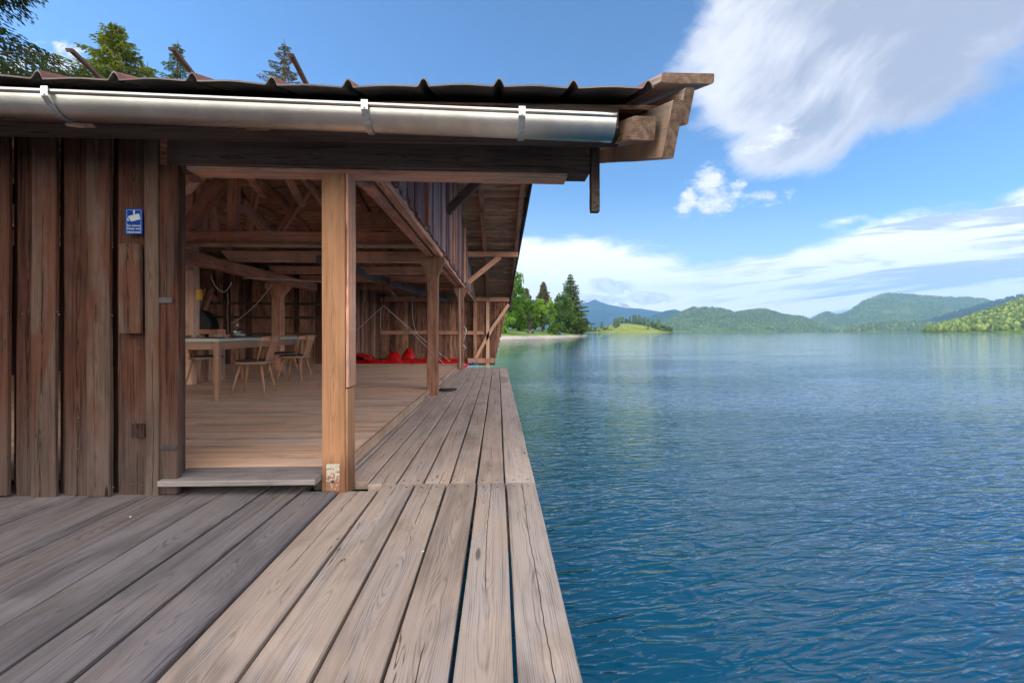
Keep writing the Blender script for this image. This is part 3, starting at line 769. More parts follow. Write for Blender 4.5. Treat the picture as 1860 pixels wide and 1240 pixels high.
timber(mb, (wx(250), WY - 0.05, wz(605)), (wx(250), WY - 0.05, wz(447)), (0, 1, 0), wx(270) - wx(232), 0.030, ch=.005, seg=6, jit=.002, rnd=.8, rng=R)
mb.build('patch_board', M['wall'], house)
mb = MB()
timber(mb, (wx(262), WY - 0.046, wz(766)), (wx(262)+.0, WY - 0.046, wz(790)), (0, 1, 0), .075, 0.010, rnd=.1, rng=R)
mb.build('patch_board', M['wall'], house)
mb = MB()
for (px, py) in ((13, 565), (41, 570), (73, 566), (108, 571), (172, 567), (204, 573), (253, 632), (256, 765), (240, 878), (258, 880), (143, 758), (142, 814), (105, 566), (206, 884)):
    p = PY(px, py, WY - 0.05); lathe(mb, p + Vector((0, 0, 0)), [(0, .004), (.004, .002), (.005, -.003)], 8)
mb.build('wall_nails', M['nail'], house)['kind'] = 'stuff'
# door frame board beside the opening
jamb = MB()
timber(jamb, (wx(313), WY - 0.012, wz(893)), (wx(313), WY - 0.012, wz(303)), (0, 1, 0), wx(329) - wx(296), 0.045, ch=.006, seg=12, jit=.002, rnd=.6, rng=R)
XJ = PY(336, 600, 2.80).x - .012
timber(jamb, (XJ, WY + 0.06, .10), (XJ, WY + 0.06, 1.90), (0, 1, 0), 0.022, 0.10, ch=.003, seg=12, jit=.0015, rnd=.75, rng=R)
jb = jamb.build('door_post', M['wall'], house)
pl = lambda x0, y0, x1, y1, th=.004, o=.038: box(mb, wx(x0), wx(x1), WY - o - th, WY - o, wz(y1), wz(y0), 'x', ch=.0008, rng=R)
for q_ in ((293, 541, 322, 551), (300, 806, 329, 813)):
    mb = MB(); pl(*q_); mb.build('hinge_plate', M['dark_metal'], jb)
# sill
mb = MB()
timber(mb, (wx(304), WY + 0.055, 0.093), (-1.036, WY + 0.055, 0.093), (0, 0, 1), 0.265, 0.032, ch=.004, seg=10, jit=.0015, rnd=.6, rng=R)
mb.build('door_sill', M['sill'], house)

# --- posts
P1 = (-1.034, -0.884, 2.72, 2.87)
mb = MB(); box(mb, P1[0], P1[0] + 0.135, 2.72, 2.862, -0.02, 1.92, 'z', ch=.003, seg=10, jit=.0008, rng=random.Random(3), rnd=.6)
p1 = mb.build('post', M['new_post'], house); p1['label'] = 'fresh pale spruce post beside the doorway'
mb = MB(); box(mb, P1[0] + 0.137, P1[1] + .004, 2.726, 2.868, 0.62, 1.92, 'z', ch=.003, seg=8, jit=.001, rnd=.6, rng=R)
mb.build('cladding_strip', M['beam'], p1)
mb = MB(); box(mb, P1[0] + 0.137, P1[1] + .001, 2.724, 2.862, -0.02, 0.61, 'z', ch=.003, seg=8, jit=.0008, rnd=.4, rng=R)
mb.build('lower_strip', M['new_post'], p1)
a, b = PY(593, 892, 2.72), PY(617, 842, 2.72)
mb = MB(); box(mb, a.x, b.x, 2.716, 2.721, a.z, b.z, 'x', ch=.001)
pt = mb.build('base_plate', M['rust_plate'], p1)
mb = MB(); c = PY(604.5, 873.5, 2.716); tube(mb, [c + Vector((0, .002, 0)), c + Vector((0, -.008, 0))], .008, 8); mb.build('bolt', M['nail'], pt)

XR = -0.875
def saddle_post(x0, x1, y, ztop, zb, mat, sw=0.35, lab=None, flare='x'):
    """square post whose head widens to both sides below the beams"""
    mb = MB(); xc = (x0 + x1) / 2; w = x1 - x0; h = w / 2
    box(mb, x0, x1, y, y + w, zb, ztop - 0.30, 'z', ch=.008, seg=8, jit=.0015, rng=R, rnd=R.uniform(.3, .6))
    prof = [(-h, 0), (h, 0), (h + .01, .04), (sw/2 - .03, .17), (sw/2, .20), (sw/2, .30), (-sw/2, .30), (-sw/2, .20), (-sw/2 + .03, .17), (-h - .01, .04)]
    if flare == 'x': pts = [(xc + a, y + 0.005, ztop - 0.30 + b) for a, b in prof]; nrm = (0, 1, 0)
    else: pts = [(x0 + .005, y + h - a, ztop - 0.30 + b) for a, b in prof]; nrm = (1, 0, 0)
    plate(mb, pts, nrm, w - .01, rnd=.5, gaxis=(0, 0, 1))
    o = mb.build('post', mat, house)
    if lab: o['label'] = lab
    return o
saddle_post(-1.045, -0.885, 6.80, 2.06, -0.02, M['post_dark'], lab='dark brown post with flared head halfway along the boardwalk')
saddle_post(-0.985, -0.845, 11.45, 2.06, -0.02, M['post_dark'], lab='far brown post with flared head at the end of the boardwalk')
saddle_post(-5.02, -4.82, 10.3, 2.02, FZ, M['beam'], sw=.50)
mb = MB(); box(mb, -5.17, -4.97, 7.6, 7.78, FZ, 3.60, 'z', ch=.01, seg=8, jit=.002, rng=R, rnd=.9)
tp = mb.build('tall_post', M['beam'], house)

# --- lintel and long beams
mb = MB()
timber(mb, (-9.5, WY + .03, 2.235), (0.55, WY + .03, 2.215), (0, 0, 1), 0.12, 0.13, ch=.006, seg=14, jit=.003, rng=R, rnd=.3)
timber(mb, (wx(303), WY + .085, 2.005), (0.555, WY + .085, 1.985), (0, 0, 1), 0.17, 0.175, ch=.008, seg=20, jit=.002, rng=R, rnd=.55)
mb.build('lintel', M['beam_dark'], house)
mb = MB()     # reddish underside board of the lintel
timber(mb, (wx(335), WY + .088, 1.906), (0.42, WY + .088, 1.886), (0, 0, 1), 0.145, 0.022, ch=.003, seg=10, jit=.001, rng=R)
mb.build('lintel_soffit', M['beam'], house)
# carved pendant on the beam end
a = PY(1066, 376, WY); mb = MB()
zt = 2.06; X = 0.562; yb = WY - .01
prof = [(0, 0), (.05, 0), (.066, .03), (.07, .09), (.062, .14), (.07, .16), (.072, .20), (.075, .39), (-.0, .39), (0, .19), (-.006, .16), (.0, .13), (-.006, .05)]
plate(mb, [(X, yb + p, 1.665 + q) for p, q in prof], (1, 0, 0), .048, gaxis=(0, 0, 1), rnd=.5)
mb.build('carved_pendant', M['beam_dark'], house)

mb = MB()
box(mb, -1.06, -0.955, WY + .18, 17.0, 2.07, 2.25, 'y', ch=.008, seg=20, jit=.003, rng=R, rnd=.5)
mb.build('inner_wall_plate', M['beam'], house)
mb = MB()
box(mb, -0.925, -0.835, WY + .18, 17.0, 2.075, 2.20, 'y', ch=.008, seg=20, jit=.003, rng=R, rnd=.6)
mb.build('outer_wall_plate', M['beam'], house)
# gable boards
mb = MB(); y = WY + 0.02
while y < 16.9:
    w = R.uniform(.13, .21); zt = rz(y + w/2) - .05
    if zt > 2.2: timber(mb, (-0.822 + R.choice((0, .014)), y + w/2, 2.13 + R.uniform(-.02, .035)), (-0.815, y + w/2, zt), (1, 0, 0), w - .004, 0.022, ch=.003, seg=5, jit=.004, rng=R)
    y += w
mb.build('gable_boarding', M['gable'], house)
for y in (5.2, 8.25, 11.2, 14.2):
    mb = MB(); timber(mb, (-0.79, y, 2.15), (-0.79, y, rz(y) - .06), (1, 0, 0), .10, .05, rng=R); mb.build('gable_post', M['beam'], house)

# gable brackets and purlins carrying the overhang
for (y, z0) in ((7.3, None), (12.5, None)):
    zt = rz(y) - 0.14
    mb = MB(); box(mb, -6.0, xv(y) - .04, y - .07, y + .07, zt - .14, zt, 'x', ch=.008, seg=6, jit=.002, rng=R)
    pu = mb.build('purlin', M['beam'], house)
    mb = MB(); timber(mb, (-0.80, y, zt - .84), (-0.10 if y < 9 else .08, y, zt - .13), (0, 1, 0), .13, .11, ch=.008, seg=4, jit=.002, rng=R)
    mb.build('brace', M['beam_dark'] if y < 9 else M['beam'], pu)
mb = MB(); box(mb, -12, xv(RIDGE) - .04, RIDGE - .08, RIDGE + .08, RZ - .30, RZ - .14, 'x', rng=R); mb.build('ridge_purlin', M['beam'], house)

# --- roof
roof = empty('roof'); roof.parent = house
XL = -12.0
mb = MB()
def slope_planks(y0, y1, fz, step):
    y = y0
    while y < y1 - .01:
        w = R.uniform(.14, .2); y2 = min(y + w, y1)
        ym = (y + y2) / 2; sl = (fz(y2) - fz(y)) / (y2 - y)
        cuts = [XL] + sorted(R.uniform(XL + 1, -1) for _ in range(3)) + [xv(ym)]
        for a, b in zip(cuts, cuts[1:]):
            if b - a < .05: continue
            timber(mb, (a, ym, fz(ym) + .012 + R.uniform(-.002, .002)), (b - .002, ym, fz(ym) + .012 + R.uniform(-.002, .002)), (0, -sl, 1), (y2 - y) * math.sqrt(1 + sl*sl) - R.uniform(.004, .014), .02, ch=.002, rng=R)
        y = y2
slope_planks(2.31, RIDGE, rz_near, .16); slope_planks(RIDGE, 18.6, rz_far, .16)
mb.build('planking', M['soffit'], roof)
mb = MB(); x = 0.52
RX = []
while x > XL:
    RX.append(x)
    timber(mb, (x, 2.28, rz_near(2.28) - .065), (x, RIDGE, RZ - .065), (0, 0, 1), .10, .12, ch=.006, seg=4, jit=.002, rng=R)
    timber(mb, (x, RIDGE, RZ - .065), (x, 18.5, rz_far(18.5) - .065), (0, 0, 1), .10, .12, ch=.006, seg=4, jit=.002, rng=R)
    x -= 0.86
mb.build('rafters', M['beam'], roof)
# corrugated sheet: raised ribs every 0.35 m, thin, rust red above and dark below
ribs = [0.705 - 0.345 * k for k in range(36)]
def zsheet(x):
    k = (0.705 - x) / 0.345; t_ = (k - math.floor(k)) * .345      # distance to the left of a rib
    d1 = min(t_, .345 - t_)
    s = .004 * sin(x * 9.0) - .006 * sin(pi * t_ / .345)
    if t_ < .022: s += .040 * (1 - (t_ / .022)) ** .6 if t_ > .006 else .040
    elif t_ > .345 - .030: s += .040 * (1 - ((.345 - t_) / .030)) ** 1.6
    return s
xs_ = []
for rb in ribs:
    for o in (-.030, -.024, -.018, -.012, -.006, 0, .004, .008, .014, .020, .024, .08, .14, .20, .26): xs_.append(rb - .0 + (-o if False else o * 1.0))
xs_ = sorted(x for x in set(round(v, 4) for v in xs_) if x < .75 and x > XL)
def zs2(x):
    best = min(abs(x - rb) for rb in ribs); rb = min(ribs, key=lambda r: abs(x - r)); d = x - rb
    s = .004 * sin(x * 5.0 + 1) - .004 * cos(2 * pi * (x - .705) / .345)
    if -.030 < d <= 0: s += .036 * sin(pi / 2 * (d + .030) / .030) ** 2
    elif 0 < d < .024: s += .036 * (1 - (d / .024) ** 2)
    return s
ys_ = [2.085, 2.10, 2.4, 3.0, 4.0, 6.0, RIDGE]
mb = MB(); TH = .007
def shp(x, y, dz): 
    return (x + .008 * sin(y * 2 + x), y + .010 * sin(x * 5.3), rz(y) + .062 + zs2(x) + dz + (.008 * sin(x * 2.1) if y < 2.6 else 0))
nx = len(xs_)
top = [shp(x, y, TH) for y in ys_ for x in xs_]; bot_ = [shp(x, y, 0) for y in ys_ for x in xs_]
q = lambda flip: [([j*nx+i, j*nx+i+1, (j+1)*nx+i+1, (j+1)*nx+i] if not flip else [j*nx+i, (j+1)*nx+i, (j+1)*nx+i+1, j*nx+i+1]) for j in range(len(ys_)-1) for i in range(nx-1)]
mb.add(top, q(False), None, 1.0, smooth=True); mb.add(bot_, q(True), None, 0.0, smooth=True)
mb.add(bot_[:nx] + top[:nx], [[i, i+1, nx+i+1, nx+i] for i in range(nx-1)], None, .15)
mb.build('roof_sheet', M['roof'], roof)
mb = MB(); X1 = .72
mb.add([(XL, RIDGE, RZ+.07), (X1-.1, RIDGE, RZ+.07), (X1-.35, 18.6, rz_far(18.6)+.07), (XL, 18.6, rz_far(18.6)+.07)] + [(XL, RIDGE, RZ+.062), (X1-.1, RIDGE, RZ+.062), (X1-.35, 18.6, rz_far(18.6)+.062), (XL, 18.6, rz_far(18.6)+.062)], [[0, 1, 2, 3], [7, 6, 5, 4], [1, 5, 6, 2], [2, 6, 7, 3]], None, .9)
mb.build('far_roof_sheet', M['roof'], roof)
# verge: fly rafter, rafter with cut end, outer strip and cap board
up = Vector((0, -.35, 1)).normalized(); dn = Vector((0, 1, .35)).normalized()
def vboard(name, x, z, w, t, y0, y1, mat, e=0.0, rnd=.5):
    mb = MB(); L = (y1 - y0)
    p0 = Vector((x, y0, z)); p1 = p0 + dn * (L / dn.y) + Vector((-(y1 - y0) * .024, 0, 0))
    timber(mb, p0, p1, up, w, t, ch=.006, seg=40, jit=.004, rng=R, rnd=rnd, ends=(e, 0), endmi=1)
    return mb.build(name, [mat, M['end']], roof)
vboard('fly_rafter', .810, 1.880, .055, .245, 2.08, RIDGE, M['verge'], -.22, .7)
vboard('eave_block', .700, 1.915, .115, .105, 2.14, 3.4, M['verge'], 0, .4)
vboard('verge_strip', .868, 1.985, .045, .15, 2.07, RIDGE, M['verge'], -.25, .5)
vboard('verge_cap', .868, 2.098, .245, .042, 2.04, RIDGE, M['verge'], .1, .6)
mb = MB()
p0 = Vector((xv(RIDGE) - .02, RIDGE, RZ - .04)); p1 = Vector((xv(18.6) - .02, 18.6, rz_far(18.6) - .04))
timber(mb, p0, p1, (0, 0, 1), .04, .20, ch=.004, seg=8, jit=.002, rng=R)
timber(mb, p0 + Vector((.0, 0, .14)), p1 + Vector((.0, 0, .14)), (0, 0, 1), .15, .03, ch=.004, seg=8, jit=.002, rng=R)
mb.build('far_verge_board', M['beam_dark'], roof)
# eave board and rafter tails behind the gutter
mb = MB()
box(mb, XL, .60, 2.235, 2.27, 1.955, 2.06, 'x', ch=.004, seg=20, jit=.002, rng=R, rnd=.3)
timber(mb, (XL, 2.42, 2.04), (.66, 2.42, 1.985), (0, 0, 1), .16, .04, ch=.004, seg=20, jit=.003, rng=R, rnd=.3)
mb.build('eave_board', M['beam_dark'], roof)
mb = MB()
for px in (120, 330, 480, 640, 750, 790, 905, 985, 1050):
    mb = MB(); p = PY(px, 262, 2.55); timber(mb, (p.x, 2.44, 2.03), (p.x + R.uniform(-.02, .02), 2.95, 2.20), (0, 0, 1), R.uniform(.05, .1), .06, ch=.006, seg=2, jit=.003, rng=R, rnd=R.uniform(.5, 1)); mb.build('rafter_tail', M['wall'], roof)
mb = MB(); timber(mb, (-.75, 2.56, 2.08), (-.25, 2.60, 2.075), (0, 0, 1), .10, .035, rng=R, rnd=1); mb.build('loose_batten', M['wall'], roof); mb = MB(); timber(mb, (.1, 2.5, 2.06), (.72, 2.56, 2.05), (0, 0, 1), .13, .03, rng=R, rnd=.9)
mb.build('loose_batten', M['wall'], roof)
# snow guard arms
for (px, py) in ((130, 92), (315, 90), (530, 101), (-60, 95)):
    tip = PY(px, py, 3.0); X = tip.x; mb = MB()
    pts = [Vector((X, 3.62, rz_near(3.62) + .10)), Vector((X, 3.30, tip.z - .085)), Vector((X, 3.0, tip.z)), Vector((X, 2.975, tip.z - .012))]
    for q_ in range(3):
        timber(mb, pts[q_], pts[q_+1], (0, .3, 1), .030, .022, ch=.002, mi=0 if q_ else 1, rng=R, rnd=.8)
    mb.build('snow_guard_arm', [M['beam_dark'], M['zinc']], roof)

# gutter: half round with beaded lip
gut = MB(); GR = .083; GX0, GX1 = -7.0, None
def gline(px, pytop): return PY(px, pytop, 2.085)
ga, gb = gline(0, 161), gline(1120, 208)
def gz(x): return ga.z + (gb.z - ga.z) * (x - ga.x) / (gb.x - ga.x)
gx = [ga.x - 4 + (gb.x - ga.x + 4) * i / 60 for i in range(61)]
prof = [(2.085 + GR - GR * cos(pi * k / 16), -GR * sin(pi * k / 16) - .006) for k in range(17)]
vs = []; fs = []
for x in gx:
    for (yy, zz) in prof: vs.append((x, yy, gz(x) + zz))
n = 17
fs = [[i*n+j, i*n+j+1, (i+1)*n+j+1, (i+1)*n+j] for i in range(60) for j in range(16)]
gut.add(vs, fs, smooth=True)
vs2 = []
for x in gx:
    for (yy, zz) in prof: vs2.append((x, 2.085 + GR + (yy - 2.085 - GR) * .975, gz(x) + zz * .975))
gut.add(vs2, [f[::-1] for f in fs], smooth=True)
gut.add([vs[60*n+j] for j in range(n)] + [vs2[60*n+j] for j in range(n)], [[j, j+1, n+j+1, n+j] for j in range(16)])
tube(gut, [(x, 2.081, gz(x) - .004) for x in gx], .0105, 10)
g_o = gut.build('gutter', M['steel'], roof)
# end cap
mb = MB()
mb.add([(gb.x, yy, gz(gb.x) + zz) for yy, zz in prof], [list(range(17))]); 
for (pt, pb) in ((88, 150), (664, 680), (948, 945), (-150, -60)):
    p = gline(pt, 200); X = p.x; pr = []
    m2 = MB(); e = GR + .004; w = .030
    seq = [(2.085 - .016, .010), (2.068, -.006), (2.069, -.030)] + [(2.085 + GR - e * cos(a), -e * sin(a) - .006) for a in [pi * k / 18 for k in range(4, 15)]]
    vv = []
    for (yy, zz) in seq: vv += [(X - w/2, yy, gz(X) + zz), (X + w/2, yy, gz(X) + zz)]
    m2.add(vv, [[2*i, 2*i+1, 2*i+3, 2*i+2] for i in range(len(seq) - 1)])
    c = Vector((X, 2.068, gz(X) - .024)); 
    tube(m2, [c, c + Vector((0, -.006, 0))], [.008, .006], 8)
    br = m2.build('bracket', M['zinc'], g_o)
    md = br.modifiers.new('s', 'SOLIDIFY'); md.thickness = .004; md.offset = -1

# --- interior: tie beams, truss members
for i, (y, x0, z, h, lab) in enumerate(((7.1, -9, 2.28, .21, 1), (8.7, -6.0, 2.27, .20, 0), (10.5, -6.0, 2.27, .17, 0), (12.0, -6.0, 2.25, .16, 0), (14.2, -6.0, 2.25, .17, 0))):
    mb = MB(); xx0 = x0 if i in (0,) else PY(408 if i == 1 else 492 if i == 2 else 548, 460, y).x
    timber(mb, (xx0, y + .08, z + h/2), (-1.07, y + .08, z + h/2), (0, 0, 1), .16, h, ch=.01, seg=10, jit=.004, rng=R, rnd=[.6, .95, .8, .6, .4][i], ends=(-.8 if i else 0, 0))
    mb.build('tie_beam', M['beam'], house)
mb = MB()      # ledger under the first tie beam
timber(mb, (-9, 7.02, 2.255), (-1.07, 7.02, 2.255), (0, 0, 1), .06, .05, ch=.004, seg=6, jit=.002, rng=R, rnd=.9); mb.build('ledger', M['verge'], house)
mb = MB(); timber(mb, (-4.92, 2.9, 2.13), (-4.92, 12.4, 2.13), (0, 0, 1), .17, .20, ch=.01, seg=14, jit=.004, rng=R, rnd=.5)
timber(mb, (-4.92, 7.2, 1.98), (-4.92, 7.45, 1.98), (0, 0, 1), .14, .12, rng=R, rnd=.9)
mb.build('long_beam', M['beam'], house)
mb = MB(); timber(mb, (-3.3, 8.6, 2.30), (-2.3, 16.6, 2.18), (0, 0, 1), .15, .15, ch=.01, seg=6, jit=.003, rng=R, rnd=.3)
timber(mb, (-2.6, 11.5, 2.14), (-1.9, 16.8, 2.10), (0, 0, 1), .16, .15, ch=.01, seg=6, jit=.003, rng=R, rnd=.4)
mb.build('loose_beam', M['sill'], house)
def strut(a, b, w=.14, mat='beam', rnd=None, name='roof_strut'):
    mb = MB(); timber(mb, a, b, (0, 1, 0.1), w, w, ch=.01, seg=5, jit=.003, rng=R, rnd=rnd); return mb.build(name, M[mat], house)
Yq = 8.0
strut(PY(330, 428, 7.2), PY(402, 330, 7.2), .17, rnd=.2); strut(PY(345, 322, 7.4), PY(545, 412, 9.6), .13, rnd=.3)
strut(PY(424, 422, 7.3), PY(426, 318, 7.3), .14, rnd=.6); strut(PY(322, 352, 6.2), PY(372, 308, 6.2), .15, rnd=.5)
strut(PY(437, 365, 7.6), PY(486, 424, 8.6), .12, rnd=.7); strut(PY(412, 308, 8.2), PY(470, 422, 8.8), .13, rnd=.3)
strut(PY(400, 362, 7.5), PY(424, 388, 7.5), .10, rnd=.9); strut(PY(366, 430, 7.7), PY(366, 320, 7.7), .13, rnd=.8)
strut(PY(440, 412, 13), PY(540, 412, 13), .24, rnd=.4); strut(PY(448, 308, 5.6), PY(478, 352, 7.6), .12, rnd=.5)
strut(PY(340, 515, 12.3), PY(395, 545, 12.3), .13, rnd=.2)
for (px, y0) in ((700, 7.6), (735, 9.5)): strut(PY(px, 372, y0), PY(px - 22, 430, y0), .12, rnd=.4)
mb = MB(); timber(mb, PY(640, 402, 7.3), PY(765, 402, 7.3), (0, 0, 1), .16, .26, ch=.02, seg=5, jit=.003, rng=R, rnd=.45); mb.build('collar_beam', M['beam'], house)
for (a_, b_, w_) in (((352, 322, 5.0), (335, 344, 5.2), .12), ((470, 330, 8.0), (452, 418, 8.2), .10), ((385, 342, 8.6), (392, 420, 8.6), .11), ((520, 318, 6.5), (548, 372, 7.6), .10), ((505, 425, 9.0), (560, 345, 9.0), .12)):
    strut(PY(*a_), PY(*b_), w_, rnd=R.uniform(.5, .95))
# small doorway corner braces under the lintel
strut(PX(650, 325, -.96) if False else (-.90, 2.9, 1.9), (-.97, 3.5, 2.06), .04)

# --- back wall and side wall
mb = MB(); YB = 17.0; x = -12
while x < PY(925, 600, YB).x:
    w = R.uniform(.16, .26) if x < PY(897, 650, YB).x - .1 else .045; xm = x + w/2
    zb = -.30; zt = 2.10
    xr = PY(897, 650, YB).x; xt = PY(924, 600, YB).x
    if xm > xr: zb = -.3 + 2.4 * (xm - xr) / (xt - xr) * .98
    if zt - zb > .1: timber(mb, (xm, YB + R.choice((0, .02)), zb), (xm, YB, zt), (0, 1, 0), w + .012, .022, ch=.003, seg=3, jit=.004, rng=R)
    x += w
mb.build('back_wall', M['wall_in'], house)
mb = MB(); xe = PY(925, 548, YB).x; xr = PY(893, 655, YB).x
box(mb, -6, xe, YB - .14, YB - .02, 2.06, 2.22, 'x', seg=8, jit=.002, rng=R, rnd=.6)
box(mb, -6, PY(880, 600, YB).x, YB - .10, YB - .02, .84, .98, 'x', seg=6, jit=.002, rng=R, rnd=.5)
box(mb, PY(850, 600, YB).x, PY(898, 600, YB).x, YB - .16, YB - .02, -.22, -.04, 'x', rng=R, rnd=.6)
X8 = PY(886, 600, YB).x; box(mb, X8 - .06, X8 + .06, YB - .13, YB - .01, -.45, 2.2, 'z', rng=R, rnd=.9)
X8 = PY(863, 600, YB).x; box(mb, X8 - .06, X8 + .06, YB - .10, YB - .03, -.25, 2.1, 'z', rng=R, rnd=.4)
timber(mb, PY(924, 553, YB - .08), PY(895, 595, YB - .08), (0, 1, 0), .12, .10, rng=R, rnd=.8)
timber(mb, PY(895, 594, YB - .08), PY(864, 650, YB - .08), (0, 1, 0), .12, .10, rng=R, rnd=.8)
mb.build('back_wall_frame', M['beam'], house)
mb = MB(); x = -12
while x < -4.3:
    w = R.uniform(.15, .25); timber(mb, (x + w/2, 12.55 + R.choice((0, .02)), -.1), (x + w/2, 12.55, 2.6), (0, 1, 0), w + .012, .022, ch=.003, seg=3, jit=.004, rng=R); x += w
y = 12.6
while y < 17:
    timber(mb, (-4.3, y + .1, -.3), (-4.3, y + .1, 2.4), (1, 0, 0), .195, .022, rng=R); y += .2
mb.build('partition_wall', M['wall_in'], house)
mb = MB(); 
for z in (1.35, 1.72, .9): timber(mb, (-9, 12.48, z), (-4.35, 12.48, z - .03), (0, 0, 1), .05, .07, rng=R, rnd=.1)
mb.build('partition_rail', M['beam_dark'], house)
mb = MB(); y = WY + .2
while y < 17.5:
    timber(mb, (-9.6, y + .1, -.2), (-9.6, y + .1, max(rz(y) - .1, 1.5)), (1, 0, 0), .19, .03, rng=R); y += .2
mb.build('side_wall', M['wall'], house)
# stone pier and base at the far end of the boardwalk
mb = MB(); rr = random.Random(2)
a = PZ(845, 667, -.05); box(mb, -1.1, -.1, 12.6, 13.2, -.9, -.10, 'x', ch=.05, seg=5, jit=.02, rng=rr)
tag(mb.build('stone_block', M['stone']), 'pale stone block in the water at the far end of the boardwalk', 'stone block')

# ================================================================== SIGN
sg = empty('video_surveillance_sign', PY(244, 402.5, WY - .052))
tag(sg, 'small blue sign with a white camera symbol fixed to the dark wall boards', 'sign')
sw = wx(259) - wx(229); sh = wz(380) - wz(425)
def rectp(mb, x0, x1, z0, z1, y, th, mi=0): plate(mb, [(x0, y, z0), (x1, y, z0), (x1, y, z1), (x0, y, z1)], (0, -1, 0), th, mi)
mb = MB(); rectp(mb, -sw/2, sw/2, -sh/2, sh/2, 0, .003); mb.build('sign_board', M['sign_blue'], sg)
mb = MB(); e = sw * .06; f_ = sw * .07
for (a, b, c, d) in ((-sw/2+e, sw/2-e, sh/2-e-f_*.6, sh/2-e), (-sw/2+e, sw/2-e, -sh/2+e, -sh/2+e+f_*.6), (-sw/2+e, -sw/2+e+f_*.6, -sh/2+e+f_*.6, sh/2-e-f_*.6), (sw/2-e-f_*.6, sw/2-e, -sh/2+e+f_*.6, sh/2-e-f_*.6)):
    rectp(mb, a, b, c, d, -.0031, .0006)
mb.build('sign_border', M['sign_edge'], sg)
def sp(px, py): return ((px - 500) / 630 * sw, -.0031, (655 - py) / 960 * sh)
mb = MB()
for poly in ([(475, 225), (540, 225), (535, 385), (478, 385)], [(265, 460), (690, 350), (745, 570), (400, 660)], [(248, 535), (290, 535), (320, 640), (270, 640)]):
    plate(mb, [sp(*q_) for q_ in poly][::-1], (0, -1, 0), .0007)
mb.build('camera_symbol', M['sign_grey'], sg)
for i, (txt, py) in enumerate((('Das gesamte', 812), ('Objekt wird', 930), ('video\u00fcberwacht', 1055))):
    cu = bpy.data.curves.new('sign_text', 'FONT'); cu.body = txt; cu.size = .0165; cu.align_x = 'CENTER'; cu.align_y = 'CENTER'; cu.extrude = .0003; cu.offset = .0002
    tmp = bpy.data.objects.new('tmp', cu); C.objects.link(tmp); bpy.context.view_layer.update()
    me = bpy.data.meshes.new_from_object(tmp.evaluated_get(bpy.context.evaluated_depsgraph_get())); bpy.data.objects.remove(tmp)
    me.materials.clear(); me.materials.append(M['sign_grey'])
    o = bpy.data.objects.new('sign_text', me); C.objects.link(o); o.parent = sg
    wd = max(v.co.x for v in me.vertices) - min(v.co.x for v in me.vertices); k = min(1.0, sw * .80 / wd)
    o.rotation_euler = (pi / 2, 0, 0); o.location = (0, -.0036, sp(0, py)[2]); o.scale = (k, 1, 1)

# ================================================================== TABLE, CHAIRS
T0 = Vector((-4.02, 7.05, FZ)); TW, TL, TH_ = 1.12, 2.55, 0.775
table = empty('dining_table', T0); tag(table, 'long wooden table with a pale green top standing on the boathouse floor', 'table')
R = random.Random(8)
mb = MB(); timber(mb, (0, -TL/2, TH_ - .02), (0, TL/2, TH_ - .02), (0, 0, 1), TW, .04, ch=.004, rng=R); mb.build('tabletop', M['tabletop'], table)
mb = MB(); 
for s_ in (-1, 1):
    timber(mb, (s_ * (TW/2 - .05), -TL/2 + .10, TH_ - .09), (s_ * (TW/2 - .05), TL/2 - .10, TH_ - .09), (0, 0, 1), .025, .10, rng=R, rnd=.6)
    timber(mb, (-TW/2 + .09, s_ * (TL/2 - .06), TH_ - .09), (TW/2 - .09, s_ * (TL/2 - .06), TH_ - .09), (0, 0, 1), .025, .10, rng=R, rnd=.4)
mb.build('apron', M['furniture'], table)
for sx in (-1, 1):
    for sy in (-1, 1):
        mb = MB(); x = sx * (TW/2 - .055); y = sy * (TL/2 - .065)
        timber(mb, (x, y, TH_ - .041), (x - sx * .0, y, 0), (0, 1, 0), .075, .075, ch=.006, seg=2, taper=.55, rng=R, rnd=.6)
        mb.build('leg', M['furniture'], table)

